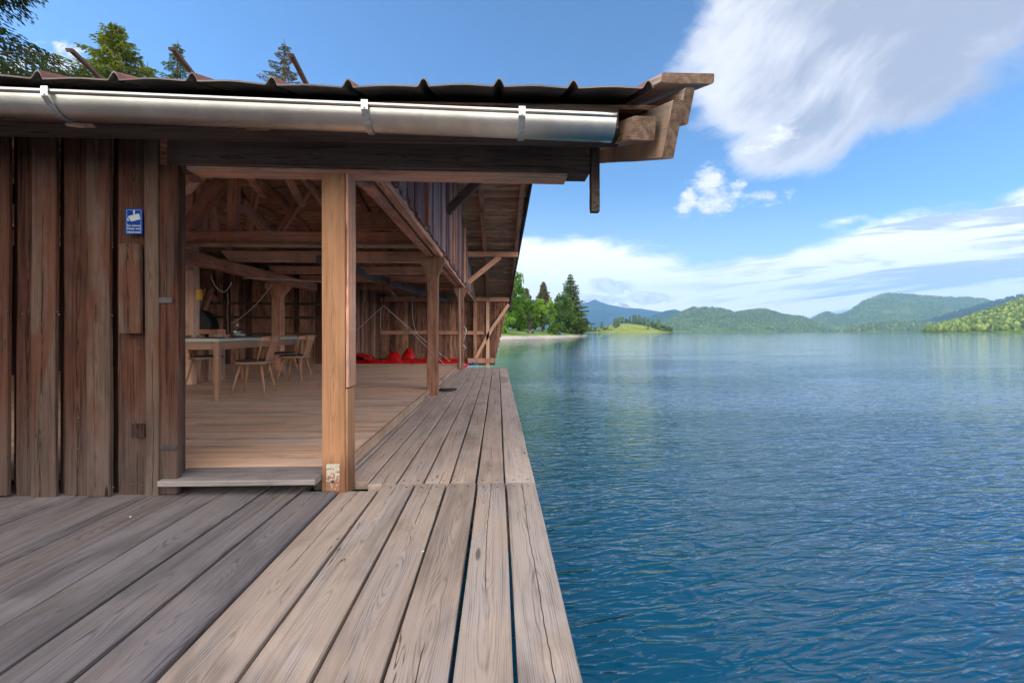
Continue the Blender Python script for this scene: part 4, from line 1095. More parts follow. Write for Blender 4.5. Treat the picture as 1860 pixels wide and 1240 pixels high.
def make_chair():
    root = empty('wooden_chair')
    # seat faces +X; backrest at -X
    mb = MB(); n = 20; pts = []
    for k in range(n):
        th = 2 * pi * k / n; c, s_ = cos(th), sin(th)
        r_ = (abs(c) ** 3.0 + abs(s_) ** 3.0) ** (-1/3.0)
        pts.append((.225 * r_ * c, (.225 - .02 * c * -1) * r_ * s_, .425))
    plate(mb, pts, (0, 0, 1), .028, gaxis=(1, 0, 0)); mb.build('seat', M['furniture'], root)
    mb = MB(); vs = []; 
    prof = [(.0, .478), (.12, .482), (.185, .476), (.203, .463), (.200, .454), (.0, .454)]
    for (q_, z) in prof:
        for k in range(n):
            th = 2 * pi * k / n; c, s_ = cos(th), sin(th); r_ = (abs(c) ** 3.0 + abs(s_) ** 3.0) ** (-1/3.0)
            vs.append((q_ * r_ * c + .012, q_ * r_ * s_, z))
    mb.add(vs, [[i*n+k, i*n+(k+1) % n, (i+1)*n+(k+1) % n, (i+1)*n+k] for i in range(len(prof)-1) for k in range(n)], smooth=True)
    mb.build('cushion', M['cushion'], root)
    for (sx, sy) in ((1, 1), (1, -1), (-1, 1), (-1, -1)):
        mb = MB(); a = Vector((sx * .13, sy * .12, .428)); b = Vector((sx * .215, sy * .20, 0))
        tube(mb, [a, a.lerp(b, .3), a.lerp(b, .7), b], [.021, .019, .015, .011], 8); mb.build('leg', M['furniture'], root)
    # back: broad splat narrowing to the seat, curved top rail with drooping ends
    mb = MB(); z0, z1 = .455, .80
    back = []
    for k in range(9):
        f = k / 8; z = z0 + (z1 - z0) * f
        hw = .095 + .012 * sin(f * 7) * (1 - f) + .09 * max(0, f - .35) ** 1.5 * 1.6
        back.append((f, z, hw))
    vs = []; 
    for (f, z, hw) in back:
        x = -.175 - .10 * f
        for (yy, xx) in ((-hw, 0), (hw, 0), (hw, -.018), (-hw, -.018)): vs.append((x + xx, yy, z))
    mb.add(vs, [[i*4+j, i*4+(j+1) % 4, (i+1)*4+(j+1) % 4, (i+1)*4+j] for i in range(8) for j in range(4)], [(v[2], v[1], v[0]) for v in vs], .6)
    mb.build('backrest', M['furniture'], root)
    mb = MB(); vs = []; N = 14
    for k in range(N + 1):
        th = -1.15 + 2.3 * k / N; y = .265 * sin(th) / sin(1.15) * .95; x = -.275 + .16 * (1 - cos(th)) * 1.3
        e_ = abs(k / N - .5) * 2; zt = .805 - .030 * e_ ** 3; hb = .085 - .045 * e_ ** 1.5
        for (dz, dx) in ((0, 0), (0, -.022), (-hb, -.022), (-hb, 0)): vs.append((x + dx, y, zt + dz))
    fs = [[i*4+j, i*4+(j+1) % 4, (i+1)*4+(j+1) % 4, (i+1)*4+j] for i in range(N) for j in range(4)] + [[3, 2, 1, 0], [N*4, N*4+1, N*4+2, N*4+3]]
    mb.add(vs, fs, [(v[1], v[2], v[0]) for v in vs], .7); mb.build('top_rail', M['furniture'], root)
    for s_ in (-1, 1):
        mb = MB(); tube(mb, [(-.10, s_ * .165, .45), (-.14, s_ * .19, .60), (-.185, s_ * .215, .75)], [.013, .012, .012], 8); mb.build('arm_spindle', M['furniture'], root)
    return root
chair0 = make_chair()
for i, (x, y, rz_, lab) in enumerate(((-3.36, 6.42, pi + .10, 'oak chair with charcoal cushion on the lake side of the table, nearest the viewer'),
                             (-3.42, 7.82, pi - .05, 'second oak chair on the lake side of the table, its back to the boardwalk'),
                             (-4.36, 5.92, pi/2 + .1, 'oak chair at the near end of the table, half hidden by the door post'),
                             (-4.72, 7.55, 0.1, 'oak chair on the far long side of the table, seen between the table legs'),
                             (-4.05, 8.75, -pi/2 - .2, 'oak chair at the far end of the table, its backrest just above the tabletop'))):
    o = chair0 if i == 0 else copy_tree(chair0)
    o.location = (x, y, FZ); o.rotation_euler.z = rz_; tag(o, lab, 'chair', 'chairs around the long table')

TZ = FZ + TH_ + .001
def on_table(px, d): r = ray(px, 0); return Vector((r[0] * d, r[1] * d, TZ))
p = on_table(431, 6.35); mb = MB()
lathe(mb, (0, 0, 0), [(0, .002), (.050, .002), (.056, .01), (.056, .105), (.048, .125), (.022, .135), (.020, .19), (.023, .195), (.020, .196), (.017, .19), (.019, .133), (.045, .121), (.052, .103), (.052, .008), (0, .006)], 28)
o = mb.build('glass_carafe', M['glass']); o.location = p; tag(o, 'straight glass carafe with a narrow neck standing on the table', 'carafe')
p = on_table(436, 6.15); mb = MB()
lathe(mb, (0, 0, 0), [(0, .002), (.035, .002), (.062, .02), (.070, .042), (.060, .066), (.030, .082), (.022, .095), (.026, .12), (.023, .12), (.019, .096), (.027, .080), (.056, .064), (.066, .042), (.058, .022), (.033, .006), (0, .005)], 28)
o = mb.build('glass_vase', M['glass']); o.location = p; tag(o, 'squat round glass vase on the table in front of the carafe', 'vase')
p = on_table(411, 6.25); mb = MB()
lathe(mb, (0, 0, 0), [(0, .0), (.024, .0), (.030, .008), (.050, .036), (.054, .046), (.050, .046), (.044, .034), (.026, .012), (0, .010)], 24)
o = mb.build('bowl', M['bowl']); o.location = p; tag(o, 'small terracotta bowl on the table beside the glassware', 'bowl')

# clutter beside the tall post
YC = 8.6
c = PY(359, 592, YC); wheel = empty('cable_reel', (c.x, YC, FZ)); tag(wheel, 'big dark cable reel behind the table at the far left', 'reel')
mb = MB(); zc = c.z - FZ
for yy in (-.13, .13):
    vv = [(.30 * cos(a), yy, zc + .30 * sin(a)) for a in [2*pi*k/28 for k in range(28)]]
    plate(mb, vv, (0, 1, 0), .02)
mb.build('flange', M['dark_metal'], wheel)
mb = MB(); tube(mb, [(0, -.12, zc), (0, .12, zc)], .2, 20); mb.build('coil', M['rope_dark'], wheel)
mb = MB()
for s_ in (-1, 1): timber(mb, (s_ * .05, .05, zc), (s_ * .3, .05, 0), (0, 1, 0), .05, .05, rng=R)
mb.build('stand', M['dark_metal'], wheel)
c = PY(388, 590, 8.3); bench = empty('work_bench', (c.x, 8.3, FZ)); tag(bench, 'reddish wooden block bench behind the table next to the tall post', 'bench')
mb = MB(); box(mb, -.30, .14, -.12, .12, 1.02 - .2, 1.10 - .2, 'x', rng=R, rnd=.5); mb.build('bench_top', M['beam'], bench)
for xx in (-.26, .02, .10):
    mb = MB(); box(mb, xx - .045, xx + .045, -.10, .10, 0, .82, 'z', rng=R, rnd=.8); mb.build('leg', M['verge'] if xx > 0 else M['beam'], bench)
c = PY(361, 535, 7.45); mb = MB(); box(mb, c.x - .028, c.x + .028, 7.42, 7.50, c.z - .08, c.z + .08, 'z', ch=.008); 
tag(mb.build('switch_box', M['yellow']), 'yellow switch box hanging at the left side of the tall post', 'switch box')
# old boards leaning at the left
lb = empty('leaning_boards', (-6.3, 9.3, FZ)); tag(lb, 'stack of old boards leaning in the dark left corner', 'boards')
for k in range(4):
    mb = MB(); timber(mb, (-.1 * k, 0, 0), (.45 - .1 * k, .25, 1.75), (1, 0, 0), .12, .03, rng=R); mb.build('board', M['wall_in'], lb)

# cables and ropes
def rope(name, pts, r, mat, lab, cat, sub=8, group=None):
    P = []
    pts = [Vector(p) for p in pts]
    for i in range(len(pts) - 1):
        a = pts[max(i-1, 0)]; b = pts[i]; c = pts[i+1]; d = pts[min(i+2, len(pts)-1)]
        for k in range(sub):
            t = k / sub
            P.append(.5 * ((2*b) + (c-a)*t + (2*a-5*b+4*c-d)*t*t + (-a+3*b-3*c+d)*t**3))
    P.append(pts[-1]); mb = MB(); tube(mb, P, r, 6)
    o = mb.build(name, mat); tag(o, lab, cat, group); return o
rope('cable', [PY(383, 500, 7.5), PY(390, 518, 7.5), PY(401, 529, 7.5), PY(411, 528, 7.5), PY(421, 513, 7.5)], .005, M['rope_white'], 'pale cable sagging in a loop from the tall post', 'cable')
rope('cable', [PY(495, 516, 9), PY(480, 535, 9), PY(465, 553, 9), PY(440, 575, 9), PY(420, 588, 9)], .005, M['rope_white'], 'pale cable running down across the dark back boards', 'cable')
rope('cable', [PY(440, 505, 7.1), PY(520, 508, 7.4), PY(590, 513, 7.8)], .004, M['rope_white'], 'thin cable stretched along the sloping long beam', 'cable')
rope('rope', [PY(413, 531, 9.5), PY(414, 548, 9.5), PY(413, 566, 9.5), PY(414, 606, 9.5)], .018, M['sill'], 'thick grey rope bundle hanging behind the bottles', 'rope')
# hoist with ropes to the boats
YH = 13.4
hk = empty('rope_hoist', PY(697, 536, YH)); tag(hk, 'dark hoist block hanging from the beams above the red pedal boats', 'hoist')
mb = MB(); vv = [(.11 * cos(a) - .03, -.04, .07 * sin(a)) for a in [2*pi*k/12 for k in range(12)]]; plate(mb, vv, (0, 1, 0), .08); mb.build('block', M['dark_metal'], hk)
mb = MB(); tube(mb, [(0, 0, -.05), (.005, 0, -.12), (0, 0, -.28)], [.012, .018, .01], 6); tube(mb, [(0, 0, .05), (0, 0, .3)], .01, 6); mb.build('hook', M['dark_metal'], hk)
K = PY(697, 555, YH)
rope('rope', [K, PY(647, 600, YH - .3), PY(600, 640, YH - .6)], .0055, M['rope_white'], 'white rope running from the hoist down to the left', 'rope', group='ropes under the hoist')
rope('rope', [K, PY(712, 568, YH), PY(776, 622, YH), PY(817, 656, YH)], .0055, M['rope_white'], 'upper of two white ropes running from the hoist down to the red boats', 'rope')
rope('rope', [K + Vector((.03, -.03, -.03)), PY(735, 590, YH - .05), PY(776, 631, YH), PY(807, 661, YH)], .0055, M['rope_white'], 'lower of two white ropes running from the hoist down to the red boats', 'rope')
rope('rope', [K, PY(692, 562, YH), PY(691, 592, YH), PY(694, 602, YH)], .0055, M['rope_white'], 'short loose rope end dangling below the hoist', 'rope')
rope('rope', [PY(663, 470, 12.8), PY(663, 520, 12.8), PY(662, 547, 12.8)], .007, M['rope_white'], 'thin double line hanging from the tie beams left of the hoist', 'rope')
rope('rope', [PY(835, 524, 11.3), PY(835.5, 600, 11.3), PY(836, 668, 11.3)], .006, M['rope_white'], 'thin line hanging down the far post', 'rope')
rope('rope', [PY(750, 533, 13), PY(749, 565, 13), PY(752, 590, 13), PY(757, 606, 13)], .005, M['rope_white'], 'faint thin line hanging before the back wall', 'rope')
rp = PZ(806, 709, .012); P = []
for k in range(60):
    a = k * .42; rr = .05 + .045 * abs(sin(k * .17)) + .01 * sin(k * 1.7)
    P.append(rp + Vector((.05 + rr * 1.5 * cos(a), rr * sin(a), .004 + .022 * (k / 60) + .004 * sin(k))))
mb = MB(); tube(mb, P, .008, 6); tag(mb.build('mooring_rope', M['rope_dark']), 'coiled black mooring rope on the boardwalk at the foot of the post', 'rope')
bp = PZ(861, 664, -.08); P = [bp + Vector((.06 * cos(k * .9) * (1 + .3 * sin(k)), .05 * sin(k * .9), .03 + .05 * sin(k * 1.3) + .03)) for k in range(14)]
mb = MB(); tube(mb, P, .012, 6); tag(mb.build('mooring_rope', M['rope_blue']), 'bright blue rope knotted at the far end of the boardwalk', 'rope')
# wire loop on the far post
rope('rope', [PY(842, 592, 11.5), PY(847, 600, 11.5), PY(843, 615, 11.5), PY(841, 624, 11.5), PY(845, 631, 11.5), PY(842, 636, 11.5)], .008, M['zinc'], 'grey wire loop hanging at the side of the far post', 'rope')

# ================================================================== RED PEDAL BOATS
def pedal_boat(xc, yc, rz_, lab):
    """two red floats with a deck between them, high rounded paddle housing and seat humps"""
    root = empty('pedal_boat', (xc, yc, WZ), rz_); tag(root, lab, 'pedal boat')
    for s_ in (-1, 1):
        mb = MB(); N = 16; vs = []; n = 12
        for i in range(N + 1):
            f = i / N; x = -1.6 + 3.2 * f; e = max(0.02, 1 - abs(2*f - 1) ** 4) ** .5
            for j in range(n):
                th = 2 * pi * j / n
                vs.append((x, s_ * .50 + .24 * e * cos(th) * (1 if abs(cos(th)) < 2 else 1), .16 + .22 * e * max(min(sin(th) * 1.2, 1), -1) + .10 * abs(2*f - 1) ** 3))
        mb.add(vs, [[i*n+j, i*n+(j+1) % n, (i+1)*n+(j+1) % n, (i+1)*n+j] for i in range(N) for j in range(n)] + [list(range(n-1, -1, -1)), [N*n+j for j in range(n)]], smooth=True)
        mb.build('float', M['red'], root)
    mb = MB(); box(mb, -1.25, 1.35, -.40, .40, .25, .50, 'x', ch=.06); mb.build('hull_deck', M['red'], root)
    return root
def fin(root, x, y, L, H, W, lean=0.0):
    """rounded sail-shaped hump, upright back and curved front"""
    mb = MB(); N = 14; vs = []; n = 10
    for i in range(N + 1):
        f = i / N; h = H * max(0, sin(pi * (f * .97 + .015) ** 1.35)) ** .6
        for j in range(n + 1):
            g = j / n; th = pi * g
            vs.append((x + L * f - lean * h, y - W/2 * cos(th) * (1 - .55 * (sin(th))), .33 + h * sin(th) ** .6))
    m = n + 1
    mb.add(vs, [[i*m+j, i*m+j+1, (i+1)*m+j+1, (i+1)*m+j] for i in range(N) for j in range(n)] + [list(range(m-1, -1, -1))], smooth=True)
    return mb.build('seat_back', M['red'], root)
def arch(root, x, y, L, H, W):
    mb = MB(); N = 18; vs = []; n = 8
    for i in range(N + 1):
        th = pi * i / N
        for j in range(n + 1):
            g = j / n; a = pi * g; ins = .25 * sin(a)
            vs.append((x - L/2 * cos(th) * (1 - .0 * ins), y - W/2 * cos(a), .33 + H * sin(th) ** .8 * (.80 + .20 * sin(a))))
    m = n + 1
    mb.add(vs, [[i*m+j, i*m+j+1, (i+1)*m+j+1, (i+1)*m+j] for i in range(N) for j in range(n)], smooth=True)
    return mb.build('paddle_housing', M['red'], root)
xb = PY(655, 650, 14.2).x
b1 = pedal_boat(xb - .6, 14.3, 0, 'red pedal boat inside the boathouse with a broad rounded housing, half hidden by the post')
arch(b1, .25, 0, 1.5, .42, .9)
xb = PY(750, 650, 14.6).x
b2 = pedal_boat(xb + .12, 14.7, 0, 'red pedal boat moored further right inside the boathouse, with two pointed seat humps')
fin(b2, -1.04, -.26, .62, .44, .5); fin(b2, -.62, .28, .52, .52, .5)
arch(b2, .15, .0, .55, .12, .7)

# ================================================================== TREES
def clump(mb, c, s, R, rnd, flat=.0, n=1):
    for _ in range(n):
        a = Vector((R.gauss(0, 1), R.gauss(0, 1), R.gauss(0, 1) * (1 - flat))).normalized(); b = a.orthogonal().normalized(); b.rotate(Matrix.Rotation(R.random() * 6.28, 3, a))
        c2 = a.cross(b); w = s * R.uniform(.6, 1.1)
        mb.add([c + b * w, c + c2 * w * .55, c - b * w, c - c2 * w * .55], [[0, 1, 2, 3]], None, min(1, max(0, rnd + R.uniform(-.15, .15))))
def spruce(name, base, h, r, mat, label, seed=0, whorls=26, leaf=.14, cat='tree', group=None, per=9, dens=1.0, droop=.35, bare=.06, lean=(0, 0), zlow=0.0, power=.85, hang=.4, sector=None, fine=None):
    R = random.Random(seed); root = empty(name, base); tag(root, label, cat, group)
    h = float(h); L = Vector((lean[0], lean[1], 0))
    mb = MB(); tube(mb, [Vector((0, 0, -.3)), L * .2 + Vector((0, 0, h * .4)), L * .6 + Vector((0, 0, h * .75)), L + Vector((0, 0, h))], [r * .075 + .03, r * .05 + .02, r * .025 + .012, .008], 8)
    fol = MB()
    for wv in range(whorls):
        f = (wv + R.uniform(-.3, .3)) / whorls; z = h * (zlow + (1 - zlow) * (bare + (1 - bare) * f))
        if z > h * .985: continue
        cen = L * (z / h) + Vector((0, 0, z))
        k = 1 - (z / h - zlow * 0); rad = r * (k ** power) * R.uniform(.62, 1.15) + .05
        nb = max(3, int(per * (.5 + .5 * k)))
        a0 = R.random() * 6.28
        for b in range(nb):
            a = a0 + b * 2 * pi / nb + R.uniform(-.25, .25)
            if sector is not None and cos(a - sector) < -.3: continue
            bl = rad * R.uniform(.65, 1.1); dirv = Vector((cos(a), sin(a), 0))
            lf = leaf if (fine is None or fine[0] < z < fine[1]) else leaf * 3.5
            up0 = .28 * (1 - k) - .02
            pts = []
            ns = 7
            for q in range(ns + 1):
                g = q / ns
                pts.append(cen + dirv * bl * g + Vector((0, 0, bl * (up0 * g - droop * g * g + droop * .55 * g ** 4))))
            tube(mb, [pts[0], pts[3], pts[5], pts[7]], [.012 + .010 * bl, .009 + .006 * bl, .006 + .003 * bl, .004], 4, cap=False)
            side = Vector((-sin(a), cos(a), 0))
            m_ = int(bl / lf * 5.2 * dens) + 3; tone = R.uniform(.15, .85)
            for q in range(m_):
                g = (q + R.random()) / m_; g = .12 + .88 * g
                i = min(ns - 1, int(g * ns)); c = pts[i].lerp(pts[i+1], g * ns - i)
                wspan = bl * .26 * (1 - g * .75) + lf * .6
                sd = R.choice((-1, 1)) * R.random() ** .7
                tip = c + side * sd * wspan + dirv * abs(sd) * wspan * .7 + Vector((0, 0, -abs(sd) * wspan * .35 - R.random() * lf * hang))
                d = (tip - c); ln = lf * R.uniform(.7, 1.5)
                d = d.normalized() if d.length > 1e-4 else dirv
                d = (d + dirv * .5 + Vector((0, 0, R.uniform(-.6, .25)))).normalized()
                pq = d.cross(Vector((R.uniform(-.4, .4), R.uniform(-.4, .4), 1))).normalized() * ln * .17
                s0 = tip - d * ln * .5; s1 = tip + d * ln * .5
                rn = min(1, max(0, tone * .6 + .4 * g * R.random() + R.uniform(-.1, .15)))
                fol.add([s0, s0.lerp(s1, .4) + pq, s1, s0.lerp(s1, .4) - pq], [[0, 1, 2, 3]], None, rn)
                pz = d.cross(pq).normalized() * ln * .15
                fol.add([s0, s0.lerp(s1, .5) + pz, s1, s0.lerp(s1, .5) - pz], [[0, 1, 2, 3]], None, rn)
    mb.build('trunk', M['bark'], root); fol.build('crown', M[mat], root)
    return root
def broadleaf(name, base, h, rx, ry, mat, label, seed=0, n=7000, leaf=.22, zc=.58, hz=.42, cat='tree', group=None, lobes=16, trunk=True, trunks=1):
    R = random.Random(seed); root = empty(name, base); tag(root, label, cat, group)
    mb = MB(); fol = MB(); C_ = []
    for k in range(lobes):
        a = R.random() * 6.28; q = R.random() ** .5 * .72; zz = R.uniform(-1, 1)
        q *= math.sqrt(max(.1, 1 - zz * zz * .8))
        c = Vector((rx * q * cos(a), ry * q * sin(a), h * (zc + hz * .72 * zz))); C_.append((c, R.uniform(.28, .46) * min(rx, h * hz) , R.uniform(.1, .9)))
    if trunk:
        for tq in range(trunks):
            ox = (tq - (trunks - 1) / 2) * .6
            tube(mb, [Vector((ox * .3, 0, -.4)), Vector((ox, 0, h * .3)), Vector((ox * 1.4, .05, h * .75))], [.05 * rx + .05, .035 * rx + .03, .02], 8)
        for (c, rr, _) in C_:
            s_ = Vector((0, 0, h * R.uniform(.18, .45))); tube(mb, [s_, s_.lerp(c, .5) + Vector((0, 0, -.1 * rr)), c], [.012 * rx + .02, .015, .008], 5, cap=False)
        mb.build('trunk', M['bark'], root)
    tot = sum(c[1] ** 2 for c in C_)
    for (c, rr, tone) in C_:
        m_ = int(n * rr * rr / tot)
        sub = [(Vector((R.gauss(0, 1), R.gauss(0, 1), R.gauss(0, 1))).normalized() * rr * R.uniform(.5, 1.0), rr * R.uniform(.18, .42), R.uniform(-.25, .25)) for _ in range(9)]
        for _ in range(m_):
            o_, sr, tt = R.choice(sub)
            d = Vector((R.gauss(0, 1), R.gauss(0, 1), R.gauss(0, 1))).normalized()
            p = c + o_ + d * sr * R.uniform(.5, 1.15)
            clump(fol, p, leaf * R.uniform(.5, 1), R, tone + tt + .15 * d.z)
    fol.build('crown', M[mat], root)
    return root
def gz_(x, y): return land_h(x, y)
def stand(px, Y, dz=0): 
    r = ray(px, 602); x = r[0] / r[1] * Y; return Vector((x, Y, land_h(x, Y) + dz))
def height(px, py, Y, base): return PY(px, py, Y).z - base.z
# big spruce whose hanging branches enter the picture at the upper left
b = Vector((-9.9, 6.5, -.2)); spruce('spruce_tree', b, 15.0, 4.5, 'needle', 'large dark spruce with drooping branches at the upper left corner, nearest of the trees', 3, whorls=44, leaf=.062, per=16, dens=6.5, droop=.5, hang=3.5, zlow=.28, sector=-.2, fine=(4.2, 9.0))
b = Vector((-13.0, 1.6, -.2)); spruce('spruce_tree', b, 14.0, 4.6, 'needle', 'tall spruce standing left of the platform, outside the picture', 5, whorls=22, leaf=.34, per=10, dens=.9, droop=.5)
b = stand(212, 22); spruce('spruce_tree', b, height(208, 40, 22, b), 7.0, 'needle_y', 'yellow green sunlit spruce behind the roof, widest of the treetops', 7, whorls=44, leaf=.14, per=8, dens=2.2, droop=.16, zlow=.62, power=.82, hang=.8)
b = stand(322, 24); spruce('spruce_tree', b, height(331, 72, 24, b), 3.6, 'needle_g', 'slim spruce behind the roof with a bare pointed tip beside the second snow guard arm', 8, whorls=36, leaf=.12, per=6, dens=1.8, droop=.3, zlow=.65, power=.85, hang=.8)
b = stand(268, 25); spruce('spruce_tree', b, height(272, 112, 25, b), 6.2, 'needle_y', 'low green spruce top filling the gap between two treetops behind the roof', 9, whorls=30, leaf=.14, per=7, dens=2.0, droop=.2, zlow=.65, power=.7, hang=.8)
b = stand(516, 24); spruce('spruce_tree', b, height(514, 70, 24, b), 6.0, 'needle_b', 'thin brownish spruce top behind the rightmost snow guard arm', 10, whorls=26, leaf=.11, per=5, dens=1.9, droop=.2, zlow=.68, power=.9, hang=.6)
b = stand(105, 20); spruce('spruce_tree', b, height(95, 128, 20, b), 4.6, 'needle_b', 'low brownish conifer tip just above the roof edge before the small cloud', 12, whorls=40, leaf=.12, per=9, dens=1.1, droop=.3, zlow=.7, power=.55)

# wooded bank beyond the boathouse
def bank_b(px, Y, top, rx, mat, lab, seed, **kw):
    b = stand(px, Y); return broadleaf(kw.pop('name', 'broadleaf_tree'), b, height(px, top, Y, b), rx, rx, mat, lab, seed, **kw)
bank_b(916, 104, 488, 6.2, 'leaf', 'tall green tree right behind the roof edge on the wooded bank', 21, n=9000, leaf=.36, zc=.52, hz=.48, lobes=24)
bank_b(943, 110, 528, 4.6, 'leaf', 'mid green tree between the roof edge tree and the light green tree', 22, n=8000, leaf=.36, trunks=2, zc=.52, hz=.48, lobes=22)
bank_b(985, 110, 541, 4.0, 'leaf_light', 'bright light green round tree on the grassy bank', 23, n=9000, leaf=.30, lobes=26, zc=.56, hz=.44)
b = stand(987, 135); spruce('spruce_tree', b, height(987, 510, 135, b), 5.4, 'needle_b', 'brownish spruce top rising behind the light green tree', 24, whorls=34, leaf=.5, per=10, dens=1.3, droop=.2, power=.9, zlow=.3)
b = stand(956, 140); spruce('spruce_tree', b, height(957, 522, 140, b), 4.5, 'needle_b', 'thin brownish spruce top right of the roof edge tree', 25, whorls=30, leaf=.5, per=9, dens=1.2, droop=.2, power=.75, zlow=.3)
b = stand(1036, 124); spruce('spruce_tree', b, height(1034, 496, 124, b), 6.6, 'needle_g', 'tallest spruce on the wooded bank, at its right end', 26, whorls=40, leaf=.42, per=9, dens=1.4, droop=.18, power=.80)
bank_b(1022, 119, 533, 4.6, 'leaf_dark', 'green leafy tree in front of the tallest spruce', 27, n=11000, leaf=.34, zc=.48, hz=.5, lobes=30)
bank_b(1043, 122, 552, 3.6, 'leaf_dark', 'dark leafy tree leaning over the tip of the bank', 28, n=7000, leaf=.34, zc=.46, hz=.48, lobes=20)
bank_b(917, 93, 572, 3.0, 'leaf', 'dense green bush on the gravel shore beside the boathouse', 29, n=6500, leaf=.26, zc=.45, hz=.5, name='bush', cat='bush', trunk=False)
bank_b(905, 96, 555, 2.8, 'leaf_dark', 'tall dark green bush half hidden by the boathouse bracket', 30, n=4500, leaf=.3, zc=.48, hz=.5, name='bush', cat='bush', trunk=False)
bank_b(1008, 106, 588, 2.0, 'leaf', 'low green bush between the light green tree and the dark trees', 31, n=3500, leaf=.24, zc=.42, hz=.5, name='bush', cat='bush', trunk=False)
bank_b(1054, 129, 588, 2.0, 'leaf_dark', 'low bush hanging over the water at the tip of the bank', 32, n=2600, leaf=.28, zc=.42, hz=.5, name='bush', cat='bush', trunk=False)
bank_b(932, 124, 548, 5.0, 'leaf_dark', 'shaded understorey tree at the back of the grassy bank', 33, n=5000, leaf=.42, zc=.45, hz=.5, lobes=22)
bank_b(965, 132, 560, 5.5, 'leaf_dark', 'dark leafy tree closing the back of the grassy bank', 36, n=6000, leaf=.45, zc=.45, hz=.5, lobes=24)
bank_b(895, 125, 520, 6.0, 'leaf_dark', 'dark tree hidden mostly behind the boathouse roof edge', 34, n=5000, leaf=.5, zc=.48, hz=.5)
b = stand(962, 106); bt = broadleaf('broadleaf_tree', b, height(962, 568, 106, b), 1.9, 1.9, 'leaf_dark', 'small dark forked tree with two bare black stems on the grass', 35, n=1200, leaf=.26, zc=.75, hz=.25, trunks=2)

# things on the bank
p = stand(965, 99); ly = empty('deck_chair', p, .3); tag(ly, 'tiny blue and red folding lounger on the gravel bank below the forked tree', 'lounger')
mb = MB(); timber(mb, (-.8, 0, .35), (.2, 0, .40), (0, 0, 1), .55, .05); timber(mb, (.2, 0, .40), (.8, 0, .85), (0, 0, 1), .55, .05); mb.build('seat', M['bag_blue'], ly)
mb = MB(); timber(mb, (-.75, 0, .40), (-.1, 0, .44), (0, 0, 1), .5, .08); mb.build('towel', M['bowl'], ly)
mb = MB()
for xx in (-.7, .3): timber(mb, (xx - .15, 0, 0), (xx + .15, 0, .38), (0, 1, 0), .5, .03)
mb.build('frame', M['dark_metal'], ly)
p = stand(1017, 109); mb = MB(); lathe(mb, p, [(0, 0), (.25, 0), (.30, .1), (.32, .7), (.22, .85), (0, .9)], 12); tag(mb.build('beach_bag', M['bag_blue']), 'tiny blue bag on the gravel shore near the right end of the bank', 'bag')

# meadow headland across the water
YM = 620
def headland():
    top = [(1020, 604), (1052, 600), (1068, 599), (1085, 596.5), (1100, 592), (1120, 588), (1140, 586.5), (1158, 588.5), (1180, 592), (1200, 598), (1216, 601.8), (1226, 604)]
    vs = []; n = 70; rows = 14
    for j in range(rows + 1):
        for i in range(n + 1):
            px = 1020 + 206 * i / n; r = ray(px, lerp_tab(top, px)); k = j / rows
            hh = max(r[2] * (YM + 50) + CAM_Z - WZ, 0)
            d = YM + 110 * k; z = WZ - .3 + (hh + .3) * (sin(pi * min(1, k * 1.2 + .02) * .5) if k < .83 else cos((k - .83) / .17 * pi / 2))
            vs.append((r[0] * d, r[1] * d, z + .4 * mnoise.noise(Vector((px * .1, k * 4, 0))) * (j > 0)))
    mb = MB(); mb.add(vs, [[j*(n+1)+i, j*(n+1)+i+1, (j+1)*(n+1)+i+1, (j+1)*(n+1)+i] for j in range(rows) for i in range(n)], smooth=True)
    tag(mb.build('meadow_headland', M['meadow']), kind='structure'); return vs, n + 1
hv, hw_ = headland()
Rm = random.Random(4)
protoC = spruce('conifer', (0, 0, 0), 13, 2.9, 'forest_near', None, 41, whorls=11, leaf=1.5, per=8, dens=1.1, droop=.2)
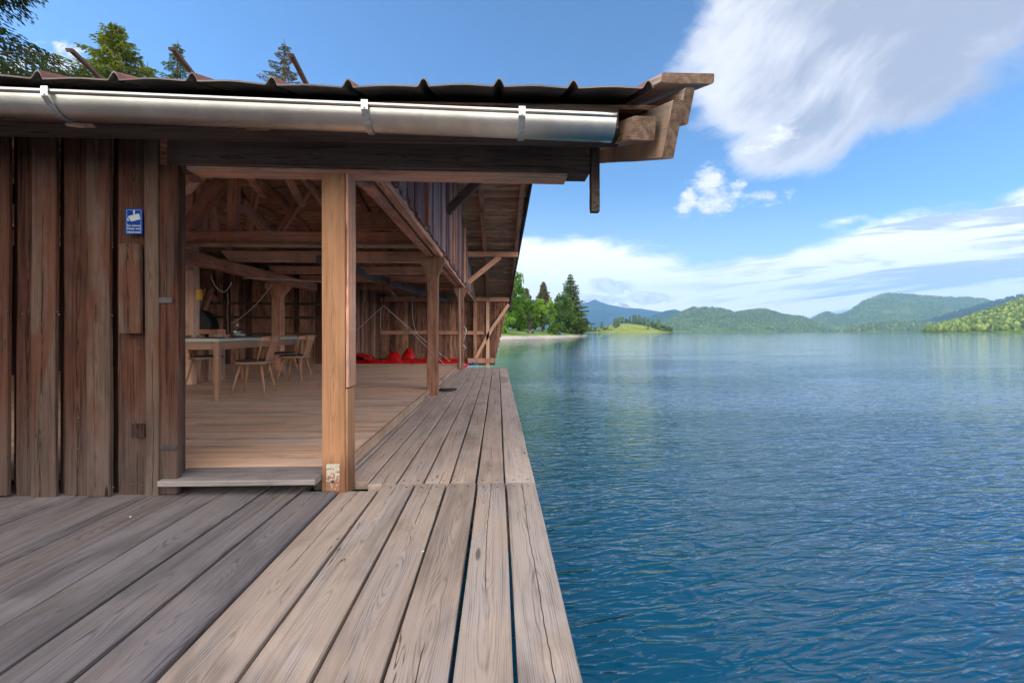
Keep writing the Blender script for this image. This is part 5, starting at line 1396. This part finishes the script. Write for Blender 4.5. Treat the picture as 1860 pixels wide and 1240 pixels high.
protoB = broadleaf('broadleaf_tree', (0, 0, 0), 9, 3.4, 3.4, 'forest_near', None, 42, n=900, leaf=.9, lobes=9, zc=.5, hz=.45)
hl = [(1052, 0, 10, 'B'), (1060, 0, 11, 'C'), (1066, .05, 10, 'B'), (1074, .1, 9, 'B'), (1080, .08, 8, 'B'), (1093, .25, 10, 'C'), (1097, .05, 8, 'B'), (1104, .1, 7, 'C'), (1119, .15, 13, 'C'), (1123, .25, 13, 'C'), (1116, .3, 12, 'C'),
      (1131, .8, 11, 'B'), (1137, .85, 9, 'B'), (1144, .8, 10, 'C'), (1151, .75, 13, 'C'), (1155, .7, 13, 'C'), (1161, .7, 13, 'C'), (1166, .6, 11, 'C'), (1171, .6, 12, 'C'), (1178, .3, 13, 'C'), (1182, .2, 12, 'B'), (1186, .3, 12, 'C'),
      (1191, .2, 12, 'B'), (1196, .2, 14, 'C'), (1200, .1, 13, 'B'), (1205, .1, 11, 'B'), (1211, .05, 9, 'C'), (1216, .05, 9, 'B'), (1221, .02, 8, 'C'), (1087, .0, 5, 'B'), (1110, .0, 5, 'B'), (1140, .0, 4, 'B'), (1152, .0, 4, 'B'), (1166, .02, 5, 'B'), (1176, .02, 7, 'B')]
firstC = firstB = True
for (px, k, h, kind) in hl:
    i = int((px - 1020) / 206 * 70 + .5); j = min(14, int(k * 14 + .5)); q_ = hv[j * hw_ + min(i, 70)]
    if kind == 'C':
        o = protoC if firstC else copy_tree(protoC); firstC = False; s_ = h / 10.5
        tag(o, 'conifer on the small meadow headland across the lake', 'tree', 'conifers on the meadow headland')
    else:
        o = protoB if firstB else copy_tree(protoB); firstB = False; s_ = h / 7.4
        tag(o, 'broadleaf tree on the small meadow headland across the lake', 'tree', 'broadleaf trees on the meadow headland')
    rr_ = ray(px, 600); d_ = math.hypot(q_[0], q_[1]); o.location = (rr_[0] * d_, rr_[1] * d_, q_[2] - .2); o.scale = (s_, s_, s_ * Rm.uniform(.95, 1.15)); o.rotation_euler.z = Rm.random() * 6
